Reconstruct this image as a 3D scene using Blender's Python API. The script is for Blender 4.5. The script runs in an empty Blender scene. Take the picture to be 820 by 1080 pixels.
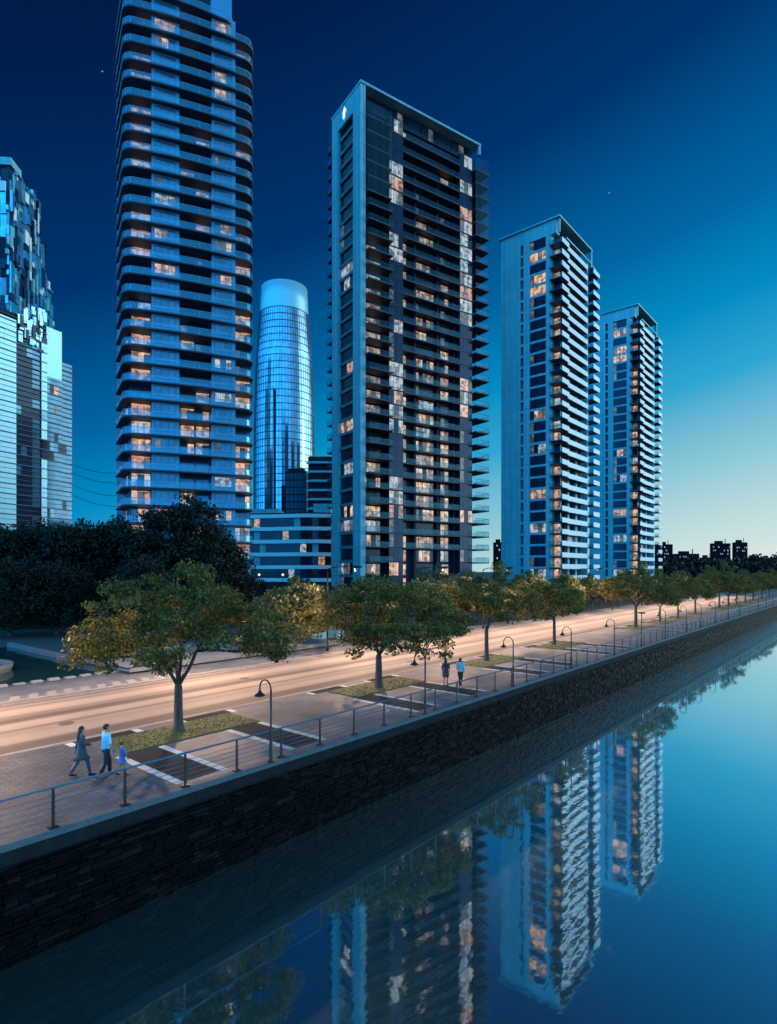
import bpy, bmesh, math, random
import numpy as np
from mathutils import Vector, Matrix

R = math.radians
random.seed(7)
scene = bpy.context.scene
COL = scene.collection

# ------------------------------------------------------------------ camera
cam_d = bpy.data.cameras.new("camera")
cam = bpy.data.objects.new("camera", cam_d)
COL.objects.link(cam)
cam.location = (0, 0, 7.1)
cam.rotation_euler = (R(90), 0, 0)
cam_d.sensor_fit = 'HORIZONTAL'
cam_d.sensor_width = 36.0
cam_d.lens = 36.0 * 622.0 / 820.0
cam_d.shift_y = 62.0 / 820.0
cam_d.clip_start = 0.1
cam_d.clip_end = 6000
scene.camera = cam

# ------------------------------------------------------------------ sky
def srgb(r, g, b):
    f = lambda c: (c / 255 / 12.92) if c / 255 <= 0.04045 else ((c / 255 + 0.055) / 1.055) ** 2.4
    return (f(r), f(g), f(b), 1.0)

world = bpy.data.worlds.new("World")
scene.world = world
world.use_nodes = True
W = world.node_tree
W.nodes.clear()
def wn(t, **k):
    n = W.nodes.new(t)
    for a, v in k.items():
        setattr(n, a, v)
    return n
def wmath(op, a, b=None, clamp=False):
    n = wn('ShaderNodeMath', operation=op, use_clamp=clamp)
    for i, x in enumerate((a, b)):
        if x is None: continue
        if isinstance(x, (int, float)): n.inputs[i].default_value = x
        else: W.links.new(x, n.inputs[i])
    return n.outputs[0]
tc = wn('ShaderNodeTexCoord')
sep = wn('ShaderNodeSeparateXYZ')
W.links.new(tc.outputs['Generated'], sep.inputs[0])
dx, dy, dz = sep.outputs
AZ0 = R(75)
hor = wmath('SQRT', wmath('ADD', wmath('MULTIPLY', dx, dx), wmath('ADD', wmath('MULTIPLY', dy, dy), 1e-5)))
ca = wmath('DIVIDE', wmath('ADD', wmath('MULTIPLY', dx, math.sin(AZ0)), wmath('MULTIPLY', dy, math.cos(AZ0))), hor)
el = wmath('MULTIPLY', wmath('ARCSINE', dz), 180 / math.pi)
el = wmath('MAXIMUM', el, 0.0)
e = wmath('ADD', el, wmath('MULTIPLY', wmath('SUBTRACT', 1.0, ca), 18.0))
e = wmath('ADD', e, wmath('MULTIPLY', wmath('MAXIMUM', wmath('MULTIPLY', wmath('DIVIDE', dy, hor), -1.0), 0.0), 26.0))
e = wmath('DIVIDE', e, 100.0, True)
ramp = wn('ShaderNodeValToRGB')
W.links.new(e, ramp.inputs[0])
stops = [(0, (236, 241, 234)), (5, (220, 233, 229)), (9, (196, 222, 222)), (14.5, (142, 202, 215)), (21.5, (48, 166, 210)),
         (27.2, (2, 140, 195)), (33.7, (1, 102, 163)), (45, (0, 52, 111)), (60, (0, 29, 73)), (95, (0, 20, 58))]
els = ramp.color_ramp.elements
while len(els) < len(stops): els.new(0.5)
for i, (p, c) in enumerate(stops):
    els[i].position = p / 100
    els[i].color = srgb(*c)
# the half of the dusk sky behind the camera: a blue lobe to the rear left and a pale one to the right
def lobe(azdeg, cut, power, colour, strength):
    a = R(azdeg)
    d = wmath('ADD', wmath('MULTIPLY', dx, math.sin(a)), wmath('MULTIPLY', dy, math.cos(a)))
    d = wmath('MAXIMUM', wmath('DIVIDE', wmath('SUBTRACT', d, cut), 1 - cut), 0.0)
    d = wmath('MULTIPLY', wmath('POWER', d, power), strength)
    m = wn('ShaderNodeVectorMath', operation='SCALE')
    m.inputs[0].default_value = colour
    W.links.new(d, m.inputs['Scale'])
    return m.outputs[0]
add1 = wn('ShaderNodeVectorMath', operation='ADD')
add2 = wn('ShaderNodeVectorMath', operation='ADD')
W.links.new(ramp.outputs[0], add1.inputs[0])
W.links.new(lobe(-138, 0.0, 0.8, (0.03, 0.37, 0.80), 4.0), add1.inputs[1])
W.links.new(add1.outputs[0], add2.inputs[0])
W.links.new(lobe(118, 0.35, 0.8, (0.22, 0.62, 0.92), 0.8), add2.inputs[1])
# two first stars
sky_out = add2.outputs[0]
for px, py in ((643, 203), (108, 75)):
    d = Vector(((px - 410) / 622, 1.0, (602 - py) / 622)).normalized()
    di = wn('ShaderNodeVectorMath', operation='DISTANCE')
    W.links.new(tc.outputs['Generated'], di.inputs[0]); di.inputs[1].default_value = d
    st = wmath('MULTIPLY', wmath('LESS_THAN', di.outputs['Value'], 0.0008), 0.3)
    ad = wn('ShaderNodeVectorMath', operation='ADD')
    W.links.new(sky_out, ad.inputs[0]); W.links.new(st, ad.inputs[1]); sky_out = ad.outputs[0]
ad = wn('ShaderNodeVectorMath', operation='ADD')
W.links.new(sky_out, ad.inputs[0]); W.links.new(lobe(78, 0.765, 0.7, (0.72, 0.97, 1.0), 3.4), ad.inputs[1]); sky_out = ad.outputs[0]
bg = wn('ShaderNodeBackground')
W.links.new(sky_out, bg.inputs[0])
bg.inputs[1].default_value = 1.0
wo = wn('ShaderNodeOutputWorld')
W.links.new(bg.outputs[0], wo.inputs[0])

# faint last light of the set sun, from beyond the river on the right
sl = bpy.data.lights.new("sun", 'SUN')
sl.energy = 0.3
sl.angle = R(12)
sl.color = (0.75, 0.93, 1.0)
sun = bpy.data.objects.new("sun", sl)
COL.objects.link(sun)
_a, _e = R(90), R(10)
sun.rotation_euler = Vector((math.sin(_a) * math.cos(_e), math.cos(_a) * math.cos(_e), math.sin(_e))).to_track_quat('Z', 'Y').to_euler()

scene.view_settings.view_transform = 'Standard'
scene.view_settings.look = 'None'
scene.view_settings.exposure = 0.0
scene.view_settings.gamma = 1.0
scene.view_settings.use_curve_mapping = False
scene.cycles.use_denoising = True
scene.cycles.max_bounces = 8
scene.cycles.diffuse_bounces = 3
scene.cycles.glossy_bounces = 4
scene.cycles.transparent_max_bounces = 12
scene.cycles.sample_clamp_indirect = 4.0
scene.cycles.caustics_reflective = False
scene.cycles.caustics_refractive = False

# ------------------------------------------------------------------ frame of the river bank: s along the wall, t inland from its edge
PV = Vector((0.644, 0.765, 0))
NV = Vector((-0.765, 0.644, 0))
OV = NV * 17.2
BANK = math.atan2(PV.y, PV.x)
def P(s, t, z=0.0):
    v = OV + PV * s + NV * t
    return (v.x, v.y, z)

# ------------------------------------------------------------------ helpers
def tag(o, label=None, cat=None, group=None, kind=None):
    if label: o['label'] = label
    if cat: o['category'] = cat
    if group: o['group'] = group
    if kind: o['kind'] = kind
    return o
def empty(name, loc=(0, 0, 0), rz=0.0):
    o = bpy.data.objects.new(name, None)
    o.empty_display_size = 0.5
    COL.objects.link(o)
    o.location = loc
    o.rotation_euler = (0, 0, rz)
    return o
def obj(name, me, parent=None, loc=(0, 0, 0), rz=0.0):
    o = bpy.data.objects.new(name, me)
    COL.objects.link(o)
    if parent: o.parent = parent
    o.location = loc
    o.rotation_euler = (0, 0, rz)
    return o
def kids(o):
    return [c for c in bpy.data.objects if c.parent == o]
def copy_tree(o, parent=None):
    c = o.copy()
    COL.objects.link(c)
    if parent: c.parent = parent
    for ch in list(o.children):
        copy_tree(ch, c)
    return c

class MB:
    def __init__(self):
        self.v, self.f, self.m = [], [], []
    def quad(self, a, b, c, d, mi=0):
        n = len(self.v)
        self.v += [a, b, c, d]
        self.f.append((n, n + 1, n + 2, n + 3)); self.m.append(mi)
    def poly(self, pts, mi=0):
        n = len(self.v)
        self.v += list(pts)
        self.f.append(tuple(range(n, n + len(pts)))); self.m.append(mi)
    def box(self, x0, x1, y0, y1, z0, z1, mi=0):
        n = len(self.v)
        self.v += [(x0, y0, z0), (x1, y0, z0), (x1, y1, z0), (x0, y1, z0), (x0, y0, z1), (x1, y0, z1), (x1, y1, z1), (x0, y1, z1)]
        for q in ((0, 3, 2, 1), (4, 5, 6, 7), (0, 1, 5, 4), (1, 2, 6, 5), (2, 3, 7, 6), (3, 0, 4, 7)):
            self.f.append(tuple(n + i for i in q)); self.m.append(mi)
        return self
    def prism(self, pts, z0, z1, mi=0, caps=True):
        n = len(self.v); k = len(pts)
        self.v += [(x, y, z0) for x, y in pts] + [(x, y, z1) for x, y in pts]
        for i in range(k):
            j = (i + 1) % k
            self.f.append((n + i, n + j, n + k + j, n + k + i)); self.m.append(mi)
        if caps:
            self.f.append(tuple(n + i for i in reversed(range(k)))); self.m.append(mi)
            self.f.append(tuple(n + k + i for i in range(k))); self.m.append(mi)
        return self
    def ribbon(self, pts, z0, z1, th=0.0, mi=0):
        # a standing strip along an open 2d path
        for (x0, y0), (x1, y1) in zip(pts[:-1], pts[1:]):
            self.quad((x0, y0, z0), (x1, y1, z0), (x1, y1, z1), (x0, y0, z1), mi)
    def rings(self, rings, mi=0, cap=True):
        n0 = len(self.v); k = len(rings[0])
        for r in rings: self.v += [tuple(p) for p in r]
        for a in range(len(rings) - 1):
            for i in range(k):
                j = (i + 1) % k
                self.f.append((n0 + a * k + i, n0 + a * k + j, n0 + (a + 1) * k + j, n0 + (a + 1) * k + i)); self.m.append(mi)
        if cap:
            self.f.append(tuple(n0 + i for i in reversed(range(k)))); self.m.append(mi)
            self.f.append(tuple(n0 + (len(rings) - 1) * k + i for i in range(k))); self.m.append(mi)
        return self
    def tube(self, pts, rad, n=6, mi=0):
        pts = [Vector(p) for p in pts]
        if isinstance(rad, (int, float)): rad = [rad] * len(pts)
        rs = []
        prev = None
        for i, p in enumerate(pts):
            d = (pts[min(i + 1, len(pts) - 1)] - pts[max(i - 1, 0)])
            if d.length < 1e-6: d = Vector((0, 0, 1))
            d.normalize()
            if prev is None:
                ref = Vector((1, 0, 0)) if abs(d.x) < 0.8 else Vector((0, 1, 0))
                a = d.cross(ref).normalized()
            else:
                a = (prev - d * prev.dot(d))
                a = a.normalized() if a.length > 1e-6 else d.orthogonal().normalized()
            prev = a
            b = d.cross(a)
            rs.append([p + (a * math.cos(2 * math.pi * k / n) + b * math.sin(2 * math.pi * k / n)) * rad[i] for k in range(n)])
        return self.rings(rs, mi)
    def lathe(self, prof, n=16, c=(0, 0), mi=0, cap=True):
        rs = [[(c[0] + r * math.cos(2 * math.pi * k / n), c[1] + r * math.sin(2 * math.pi * k / n), z) for k in range(n)] for r, z in prof]
        return self.rings(rs, mi, cap)
    def mesh(self, name, mats, smooth=False):
        me = bpy.data.meshes.new(name)
        me.from_pydata([tuple(p) for p in self.v], [], self.f)
        for m in (mats if isinstance(mats, (list, tuple)) else [mats]): me.materials.append(m)
        me.polygons.foreach_set('material_index', self.m)
        if smooth: me.polygons.foreach_set('use_smooth', [True] * len(self.f))
        me.update()
        return me
    def build(self, name, mats, parent=None, loc=(0, 0, 0), rz=0.0, smooth=False):
        return obj(name, self.mesh(name, mats, smooth), parent, loc, rz)

# ------------------------------------------------------------------ materials
class NT:
    def __init__(self, name):
        self.m = bpy.data.materials.new(name)
        self.m.use_nodes = True
        self.t = self.m.node_tree
        self.b = self.t.nodes['Principled BSDF']
        self.out = self.t.nodes['Material Output']
    def n(self, t, **k):
        x = self.t.nodes.new(t)
        for a, v in k.items(): setattr(x, a, v)
        return x
    def l(self, a, b): self.t.links.new(a, b)
    def coord(self, kind='Object', scale=(1, 1, 1), rot=(0, 0, 0)):
        c = self.n('ShaderNodeTexCoord'); mp = self.n('ShaderNodeMapping')
        self.l(c.outputs[kind], mp.inputs[0])
        mp.inputs['Scale'].default_value = scale
        mp.inputs['Rotation'].default_value = rot
        return mp.outputs[0]
    def noise(self, vec, scale=5, detail=4, rough=0.6):
        x = self.n('ShaderNodeTexNoise')
        x.inputs['Scale'].default_value = scale; x.inputs['Detail'].default_value = detail; x.inputs['Roughness'].default_value = rough
        if vec is not None: self.l(vec, x.inputs['Vector'])
        return x.outputs[0]
    def ramp(self, fac, stops, interp='LINEAR'):
        r = self.n('ShaderNodeValToRGB')
        r.color_ramp.interpolation = interp
        e = r.color_ramp.elements
        while len(e) < len(stops): e.new(0.5)
        for i, (p, c) in enumerate(stops):
            e[i].position = p
            e[i].color = (*c, 1) if len(c) == 3 else c
        self.l(fac, r.inputs[0])
        return r.outputs[0]
    def mix(self, f, a, b, blend='MIX'):
        x = self.n('ShaderNodeMix', data_type='RGBA', blend_type=blend)
        for s, v in ((x.inputs[0], f), (x.inputs[6], a), (x.inputs[7], b)):
            if isinstance(v, (int, float)): s.default_value = v
            elif isinstance(v, tuple): s.default_value = (*v, 1) if len(v) == 3 else v
            else: self.l(v, s)
        return x.outputs[2]
    def math(self, op, a, b=None, clamp=False):
        x = self.n('ShaderNodeMath', operation=op, use_clamp=clamp)
        for i, v in enumerate((a, b)):
            if v is None: continue
            if isinstance(v, (int, float)): x.inputs[i].default_value = v
            else: self.l(v, x.inputs[i])
        return x.outputs[0]
    def bump(self, h, dist=0.02, strength=0.6):
        b = self.n('ShaderNodeBump')
        b.inputs['Distance'].default_value = dist; b.inputs['Strength'].default_value = strength
        self.l(h, b.inputs['Height'])
        self.l(b.outputs[0], self.b.inputs['Normal'])
    def set(self, base=None, rough=None, metal=None, spec=None, ior=None):
        for k, v in (('Base Color', base), ('Roughness', rough), ('Metallic', metal), ('Specular IOR Level', spec), ('IOR', ior)):
            if v is None: continue
            s = self.b.inputs[k]
            if isinstance(v, tuple): s.default_value = (*v, 1)
            elif isinstance(v, (int, float)): s.default_value = v
            else: self.l(v, s)
        return self

def jointed(name, base, rough, ph, pw, var=0.07):
    # cladding panels: fine joints, a little tone from panel to panel, faint rain streaks
    m = NT(name); v = m.coord()
    sp = m.n('ShaderNodeSeparateXYZ'); m.l(v, sp.inputs[0])
    cb = m.n('ShaderNodeCombineXYZ')
    m.l(m.math('ADD', sp.outputs[0], m.math('MULTIPLY', sp.outputs[1], 1.0)), cb.inputs[0]); m.l(sp.outputs[2], cb.inputs[1])
    b = m.n('ShaderNodeTexBrick'); m.l(cb.outputs[0], b.inputs['Vector'])
    b.offset = 0.0
    b.inputs['Color1'].default_value = (*[c * (1 - var) for c in base], 1); b.inputs['Color2'].default_value = (*[c * (1 + var) for c in base], 1)
    b.inputs['Mortar'].default_value = (*[c * 0.45 for c in base], 1)
    b.inputs['Scale'].default_value = 1.0; b.inputs['Mortar Size'].default_value = 0.035
    b.inputs['Brick Width'].default_value = pw; b.inputs['Row Height'].default_value = ph
    st = m.ramp(m.noise(m.coord('Object', (1.4, 1.4, 0.05)), 1.0, 4), [(0.3, (0.82,) * 3), (0.7, (1.1,) * 3)])
    m.set(m.mix(1.0, b.outputs[0], st, 'MULTIPLY'), rough)
    return m.m

def plain(name, base, rough=0.6, metal=0.0, var=0.25, scale=1.2, spec=0.5, bumpd=0.0):
    m = NT(name)
    v = m.coord()
    n = m.noise(v, scale, 5)
    lo = tuple(c * (1 - var) for c in base); hi = tuple(c * (1 + var) for c in base)
    m.set(m.ramp(n, [(0.3, lo), (0.7, hi)]), rough, metal, spec)
    if bumpd: m.bump(m.noise(v, scale * 12, 4), bumpd, 0.5)
    return m.m

def glass(name, base, metal=0.7, rough=0.06, wob=0.0, spec=0.5):
    m = NT(name)
    v = m.coord('Object', (0.6, 0.6, 0.35))
    n = m.noise(v, 1.0, 3)
    m.set(m.ramp(n, [(0.3, tuple(c * 0.75 for c in base)), (0.7, tuple(c * 1.2 for c in base))]), rough, metal, spec)
    if wob: m.bump(m.noise(m.coord('Object'), 0.35, 2), wob, 1.0)
    return m.m

def lit(name, col, strength, seedoff=0.0):
    """A lit flat seen through its window: curtains as upright folds, furniture and lamps as blotches."""
    m = NT(name)
    v = m.coord('Object', (1, 1, 1))
    sp = m.n('ShaderNodeSeparateXYZ'); m.l(v, sp.inputs[0])
    cb = m.n('ShaderNodeCombineXYZ')
    m.l(m.math('ADD', sp.outputs[0], sp.outputs[1]), cb.inputs[0])
    cb.inputs[1].default_value = seedoff
    m.l(m.math('MULTIPLY', sp.outputs[2], 0.02), cb.inputs[2])
    oi = m.n('ShaderNodeObjectInfo')
    add = m.n('ShaderNodeVectorMath', operation='ADD'); m.l(cb.outputs[0], add.inputs[0])
    sc = m.n('ShaderNodeVectorMath', operation='SCALE'); sc.inputs[0].default_value = (37, 91, 53); m.l(oi.outputs['Random'], sc.inputs['Scale'])
    m.l(sc.outputs[0], add.inputs[1])
    folds = m.ramp(m.noise(add.outputs[0], 3.2, 1), [(0.35, (0.68,) * 3), (0.6, (1.0,) * 3)])
    add2 = m.n('ShaderNodeVectorMath', operation='ADD'); m.l(v, add2.inputs[0]); m.l(sc.outputs[0], add2.inputs[1])
    blot = m.ramp(m.noise(add2.outputs[0], 0.95, 1), [(0.36, (0.2,) * 3), (0.58, (1.0,) * 3)])
    hue = m.ramp(m.noise(add2.outputs[0], 0.7, 1), [(0.46, col), (0.70, (1.0, 0.82, 0.68))])
    c = m.mix(1.0, m.mix(1.0, folds, blot, 'MULTIPLY'), hue, 'MULTIPLY')
    m.set((0.02, 0.03, 0.04), 0.1)
    m.l(c, m.b.inputs['Emission Color'])
    m.b.inputs['Emission Strength'].default_value = strength
    return m.m

def clear_glass(name, tint, refl=0.5, trans=0.55, rough=0.08):
    m = NT(name)
    m.set(tint, rough, 0.6)
    tr = m.n('ShaderNodeBsdfTransparent'); tr.inputs[0].default_value = (0.7, 0.9, 0.95, 1)
    mx = m.n('ShaderNodeMixShader'); mx.inputs[0].default_value = 1 - trans
    m.l(tr.outputs[0], mx.inputs[1]); m.l(m.b.outputs[0], mx.inputs[2]); m.l(mx.outputs[0], m.out.inputs[0])
    return m.m

M = {}
M['panel'] = jointed('blue_grey_panel', (0.15, 0.37, 0.42), 0.45, 3.03, 1.33)
M['deep_blue'] = plain('deep_blue_panel', (0.022, 0.12, 0.23), 0.45, var=0.12, scale=0.4)
M['panel_blue'] = plain('blue_bay_panel', (0.045, 0.25, 0.44), 0.4, var=0.12, scale=0.4)
M['panel_pale'] = jointed('pale_wall_panel', (0.15, 0.42, 0.48), 0.5, 2.83, 1.8)
M['white_panel'] = plain('white_balcony_front', (0.66, 0.70, 0.72), 0.5, var=0.05, scale=0.8)
M['dark_panel'] = plain('dark_navy_cladding', (0.006, 0.014, 0.030), 0.5, var=0.25, scale=0.5, spec=0.1)
M['dark_slab'] = plain('dark_slab_concrete', (0.012, 0.024, 0.042), 0.6, var=0.25, scale=0.6)
M['black_wall'] = plain('far_dark_wall', (0.006, 0.008, 0.012), 0.9, var=0.2, scale=0.05, spec=0.05)
M['blue_slab'] = plain('blue_slab_concrete', (0.02, 0.045, 0.07), 0.6, var=0.2, scale=0.6)
M['mid_slab'] = plain('grey_slab_concrete', (0.09, 0.13, 0.16), 0.6, var=0.2, scale=0.6)
M['frame_dark'] = plain('dark_window_frame', (0.03, 0.035, 0.045), 0.4)
M['rail_metal'] = plain('pale_handrail_metal', (0.16, 0.34, 0.46), 0.45, 0.2, 0.1)
M['rail_dim'] = plain('dark_handrail_metal', (0.05, 0.08, 0.11), 0.4, 0.5, 0.1)
M['glass_dark'] = glass('dark_window_glass', (0.010, 0.020, 0.038), 0.3, 0.1, spec=0.3)
M['glass_navy'] = glass('navy_window_glass', (0.008, 0.026, 0.06), 0.25, 0.12, spec=0.25)
M['glass_blue'] = glass('blue_window_glass', (0.10, 0.28, 0.38), 0.35, 0.08)
M['glass_bay'] = glass('bay_window_glass', (0.05, 0.17, 0.28), 0.35, 0.1)
M['glass_sky'] = glass('sky_blue_curtain_glass', (0.26, 0.44, 0.58), 0.85, 0.10, 0.03)
M['glass_pale'] = glass('pale_curtain_glass', (0.20, 0.48, 0.60), 0.85, 0.14, 0.02)
M['crown_glass'] = plain('frosted_crown_glass', (0.30, 0.58, 0.68), 0.35, 0.35, 0.06)
M['rail_glass'] = clear_glass('balcony_rail_glass', (0.12, 0.45, 0.66), trans=0.72)
M['rail_glass_dark'] = clear_glass('dark_balcony_rail_glass', (0.07, 0.20, 0.28), trans=0.82)
M['lit_warm'] = lit('lit_room_warm', (1.0, 0.55, 0.31), 0.95, 1.0)
M['lit_peach'] = lit('lit_room_peach', (1.0, 0.50, 0.30), 0.7, 5.0)
M['lit_white'] = lit('lit_room_white', (0.66, 0.86, 1.0), 0.7, 9.0)
M['lit_dim'] = lit('dim_room', (0.45, 0.5, 0.55), 0.25, 3.0)
M['lit_soffit'] = lit('lit_balcony_soffit', (1.0, 0.45, 0.24), 0.75, 2.0)  # room light on the balcony soffit, put in as a glow of its own
LITS = ['lit_warm', 'lit_peach', 'lit_white', 'lit_dim']

def window_mesh(w, h, cols, mats, frame='frame_dark', sill=0.0, transom=None, ft=0.07, strip=None):
    """One window looking towards -y, its lower left corner at the origin; mats: a material name for each pane."""
    mb = MB()
    names = [frame] + list(dict.fromkeys(mats))
    if strip: names.append(strip)
    pw = w / cols
    for i in range(cols):
        a, b = i * pw + ft / 2, (i + 1) * pw - ft / 2
        z0, z1 = ft, h - ft
        mi = names.index(mats[i % len(mats)])
        mb.quad((a, 0, z0), (b, 0, z0), (b, 0, z1), (a, 0, z1), mi)
        if transom:
            mb.box(a, b, -0.035, 0.03, transom - ft / 2, transom + ft / 2)
    for i in range(cols + 1):
        x = i * pw
        mb.box(max(0, x - ft / 2), min(w, x + ft / 2), -0.04, 0.05, ft, h - ft)
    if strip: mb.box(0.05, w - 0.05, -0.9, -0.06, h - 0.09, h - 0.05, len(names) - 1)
    mb.box(0, w, -0.05, 0.05, 0, ft); mb.box(0, w, -0.05, 0.05, h - ft, h)
    return mb.mesh('window', [M[k] for k in names])

def merge_stuff(name, parent, items):
    """Merge window meshes (mesh, loc, rz) past the first hundred into one part."""
    bm = bmesh.new(); mats = []
    for me, loc, rz in items:
        base = []
        for m in me.materials:
            if m not in mats: mats.append(m)
            base.append(mats.index(m))
        n0 = len(bm.faces)
        tmp = me.copy()
        tmp.transform(Matrix.Translation(loc) @ Matrix.Rotation(rz, 4, 'Z'))
        bm.from_mesh(tmp)
        bm.faces.ensure_lookup_table()
        for f in bm.faces[n0:]: f.material_index = base[f.material_index] if False else base[min(f.material_index, len(base) - 1)]
        bpy.data.meshes.remove(tmp)
    me = bpy.data.meshes.new(name); bm.to_mesh(me); bm.free()
    for m in mats: me.materials.append(m)
    o = obj(name, me, parent); o['kind'] = 'stuff'
    return o

class Windows:
    """Collects the windows of one tower: the hundred largest become parts, the others one part."""
    def __init__(self, rng): self.items, self.cache, self.rng = [], {}, rng
    def add(self, loc, rz, w, h, cols, mats, prio=0.0, **k):
        key = (round(w, 2), round(h, 2), cols, tuple(mats), tuple(sorted(k.items())))
        if key not in self.cache: self.cache[key] = window_mesh(w, h, cols, mats, **k)
        self.items.append((w * h + prio, self.cache[key], loc, rz))
    def build(self, parent, limit=100):
        self.items.sort(key=lambda i: -i[0])
        for _, me, loc, rz in self.items[:limit]: obj('window', me, parent, loc, rz)
        rest = [(me, loc, rz) for _, me, loc, rz in self.items[limit:]]
        if rest: merge_stuff('window', parent, rest)

def panes(rng, cols, p_lit, warm=0.6, dark='glass_dark', dim=0.15):
    """Materials for a window's panes: mostly dark glass, some lit."""
    if rng.random() < p_lit:
        base = 'lit_white' if rng.random() > warm else rng.choice(['lit_warm', 'lit_warm', 'lit_peach'])
        out = [base if rng.random() < 0.6 else rng.choice([dark, 'lit_dim']) for _ in range(cols)]
        out[rng.randrange(cols)] = base
        return out
    if rng.random() < dim: return ['lit_dim'] + [dark] * (cols - 1)
    return [dark] * cols

# ================================================================== GROUND
def stone_noise(name, c0, c1, scale, rough=0.8, bumpd=0.01, spec=0.3):
    m = NT(name); v = m.coord()
    n = m.math('ADD', m.math('MULTIPLY', m.noise(v, scale, 6), 0.5), m.math('MULTIPLY', m.noise(v, scale * 9, 4), 0.5))
    m.set(m.ramp(n, [(0.35, c0), (0.65, c1)]), rough, spec=spec)
    m.bump(m.noise(v, scale * 20, 3), bumpd, 0.5)
    return m.m

def brick_mat(name, c1, c2, mortar, bw, bh, rough=0.75, msize=0.012, bump=0.008):
    m = NT(name); v = m.coord()
    b = m.n('ShaderNodeTexBrick')
    m.l(v, b.inputs['Vector'])
    b.inputs['Color1'].default_value = (*c1, 1); b.inputs['Color2'].default_value = (*c2, 1); b.inputs['Mortar'].default_value = (*mortar, 1)
    b.inputs['Scale'].default_value = 1.0
    b.inputs['Mortar Size'].default_value = msize
    b.inputs['Brick Width'].default_value = bw; b.inputs['Row Height'].default_value = bh
    b.inputs['Bias'].default_value = 0.0
    st = m.ramp(m.noise(v, 0.45, 6, 0.65), [(0.3, (0.62,) * 3), (0.7, (1.15,) * 3)])
    fine = m.ramp(m.noise(v, 14, 3), [(0.3, (0.8,) * 3), (0.7, (1.15,) * 3)])
    m.set(m.mix(1.0, m.mix(1.0, b.outputs[0], st, 'MULTIPLY'), fine, 'MULTIPLY'), m.math('ADD', m.math('MULTIPLY', m.noise(v, 0.8, 4), 0.35), rough - 0.15), spec=0.25)
    m.bump(m.math('SUBTRACT', m.math('MULTIPLY', m.noise(v, 25, 2), 0.3), b.outputs[1]), bump, 0.8)
    return m.m

M['pavers'] = brick_mat('brick_pavers', (0.056, 0.068, 0.082), (0.092, 0.102, 0.115), (0.025, 0.025, 0.03), 0.42, 0.21, 0.6)
M['slabs'] = brick_mat('pale_paving_slabs', (0.085, 0.094, 0.105), (0.122, 0.128, 0.136), (0.03, 0.03, 0.032), 2.4, 1.2, 0.6, 0.014)
M['dark_pavers'] = brick_mat('charcoal_pavers', (0.010, 0.012, 0.015), (0.018, 0.020, 0.023), (0.004, 0.004, 0.005), 0.4, 0.2, 0.95)
M['white_stone'] = stone_noise('white_stone_strip', (0.34, 0.35, 0.36), (0.50, 0.51, 0.51), 2.0)
M['kerb'] = stone_noise('kerb_stone', (0.15, 0.145, 0.14), (0.24, 0.23, 0.22), 2.0)
M['coping'] = stone_noise('coping_concrete', (0.05, 0.07, 0.085), (0.10, 0.125, 0.14), 1.6, 0.7, 0.01, 0.15)
M['wall_iron'] = plain('rusty_iron', (0.05, 0.035, 0.03), 0.7)
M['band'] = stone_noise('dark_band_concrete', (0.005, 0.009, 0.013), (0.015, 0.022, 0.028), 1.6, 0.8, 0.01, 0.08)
M['paint'] = stone_noise('road_paint', (0.34, 0.33, 0.32), (0.52, 0.51, 0.50), 6.0)

def road_mat():
    m = NT('worn_concrete_road'); v = m.coord()
    sp = m.n('ShaderNodeSeparateXYZ'); m.l(v, sp.inputs[0])
    wob = m.math('MULTIPLY', m.noise(m.coord('Object', (0.03, 0.3, 1)), 1.0, 3), 0.7)
    y = m.math('ADD', sp.outputs[1], wob)
    # wheel tracks and oil lines worn along the lanes
    cb = m.n('ShaderNodeCombineXYZ'); m.l(y, cb.inputs[1]); m.l(m.math('MULTIPLY', sp.outputs[0], 0.006), cb.inputs[0])
    tr = m.ramp(m.noise(cb.outputs[0], 0.55, 2, 0.5), [(0.38, (0.30, 0.25, 0.23)), (0.46, (0.55, 0.47, 0.44)), (0.53, (1.0, 0.93, 0.90)), (0.66, (1.2, 1.14, 1.1))])
    big = m.ramp(m.noise(v, 0.25, 5), [(0.3, (0.85,) * 3), (0.7, (1.1,) * 3)])
    fine = m.ramp(m.noise(v, 30, 3), [(0.3, (0.85,) * 3), (0.7, (1.12,) * 3)])
    c = m.mix(1.0, m.mix(1.0, tr, big, 'MULTIPLY'), fine, 'MULTIPLY')
    m.set(m.mix(1.0, c, (0.165, 0.147, 0.130), 'MULTIPLY'), 0.75)
    m.bump(m.noise(v, 60, 2), 0.004, 0.5)
    return m.m
M['road'] = road_mat()

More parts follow.
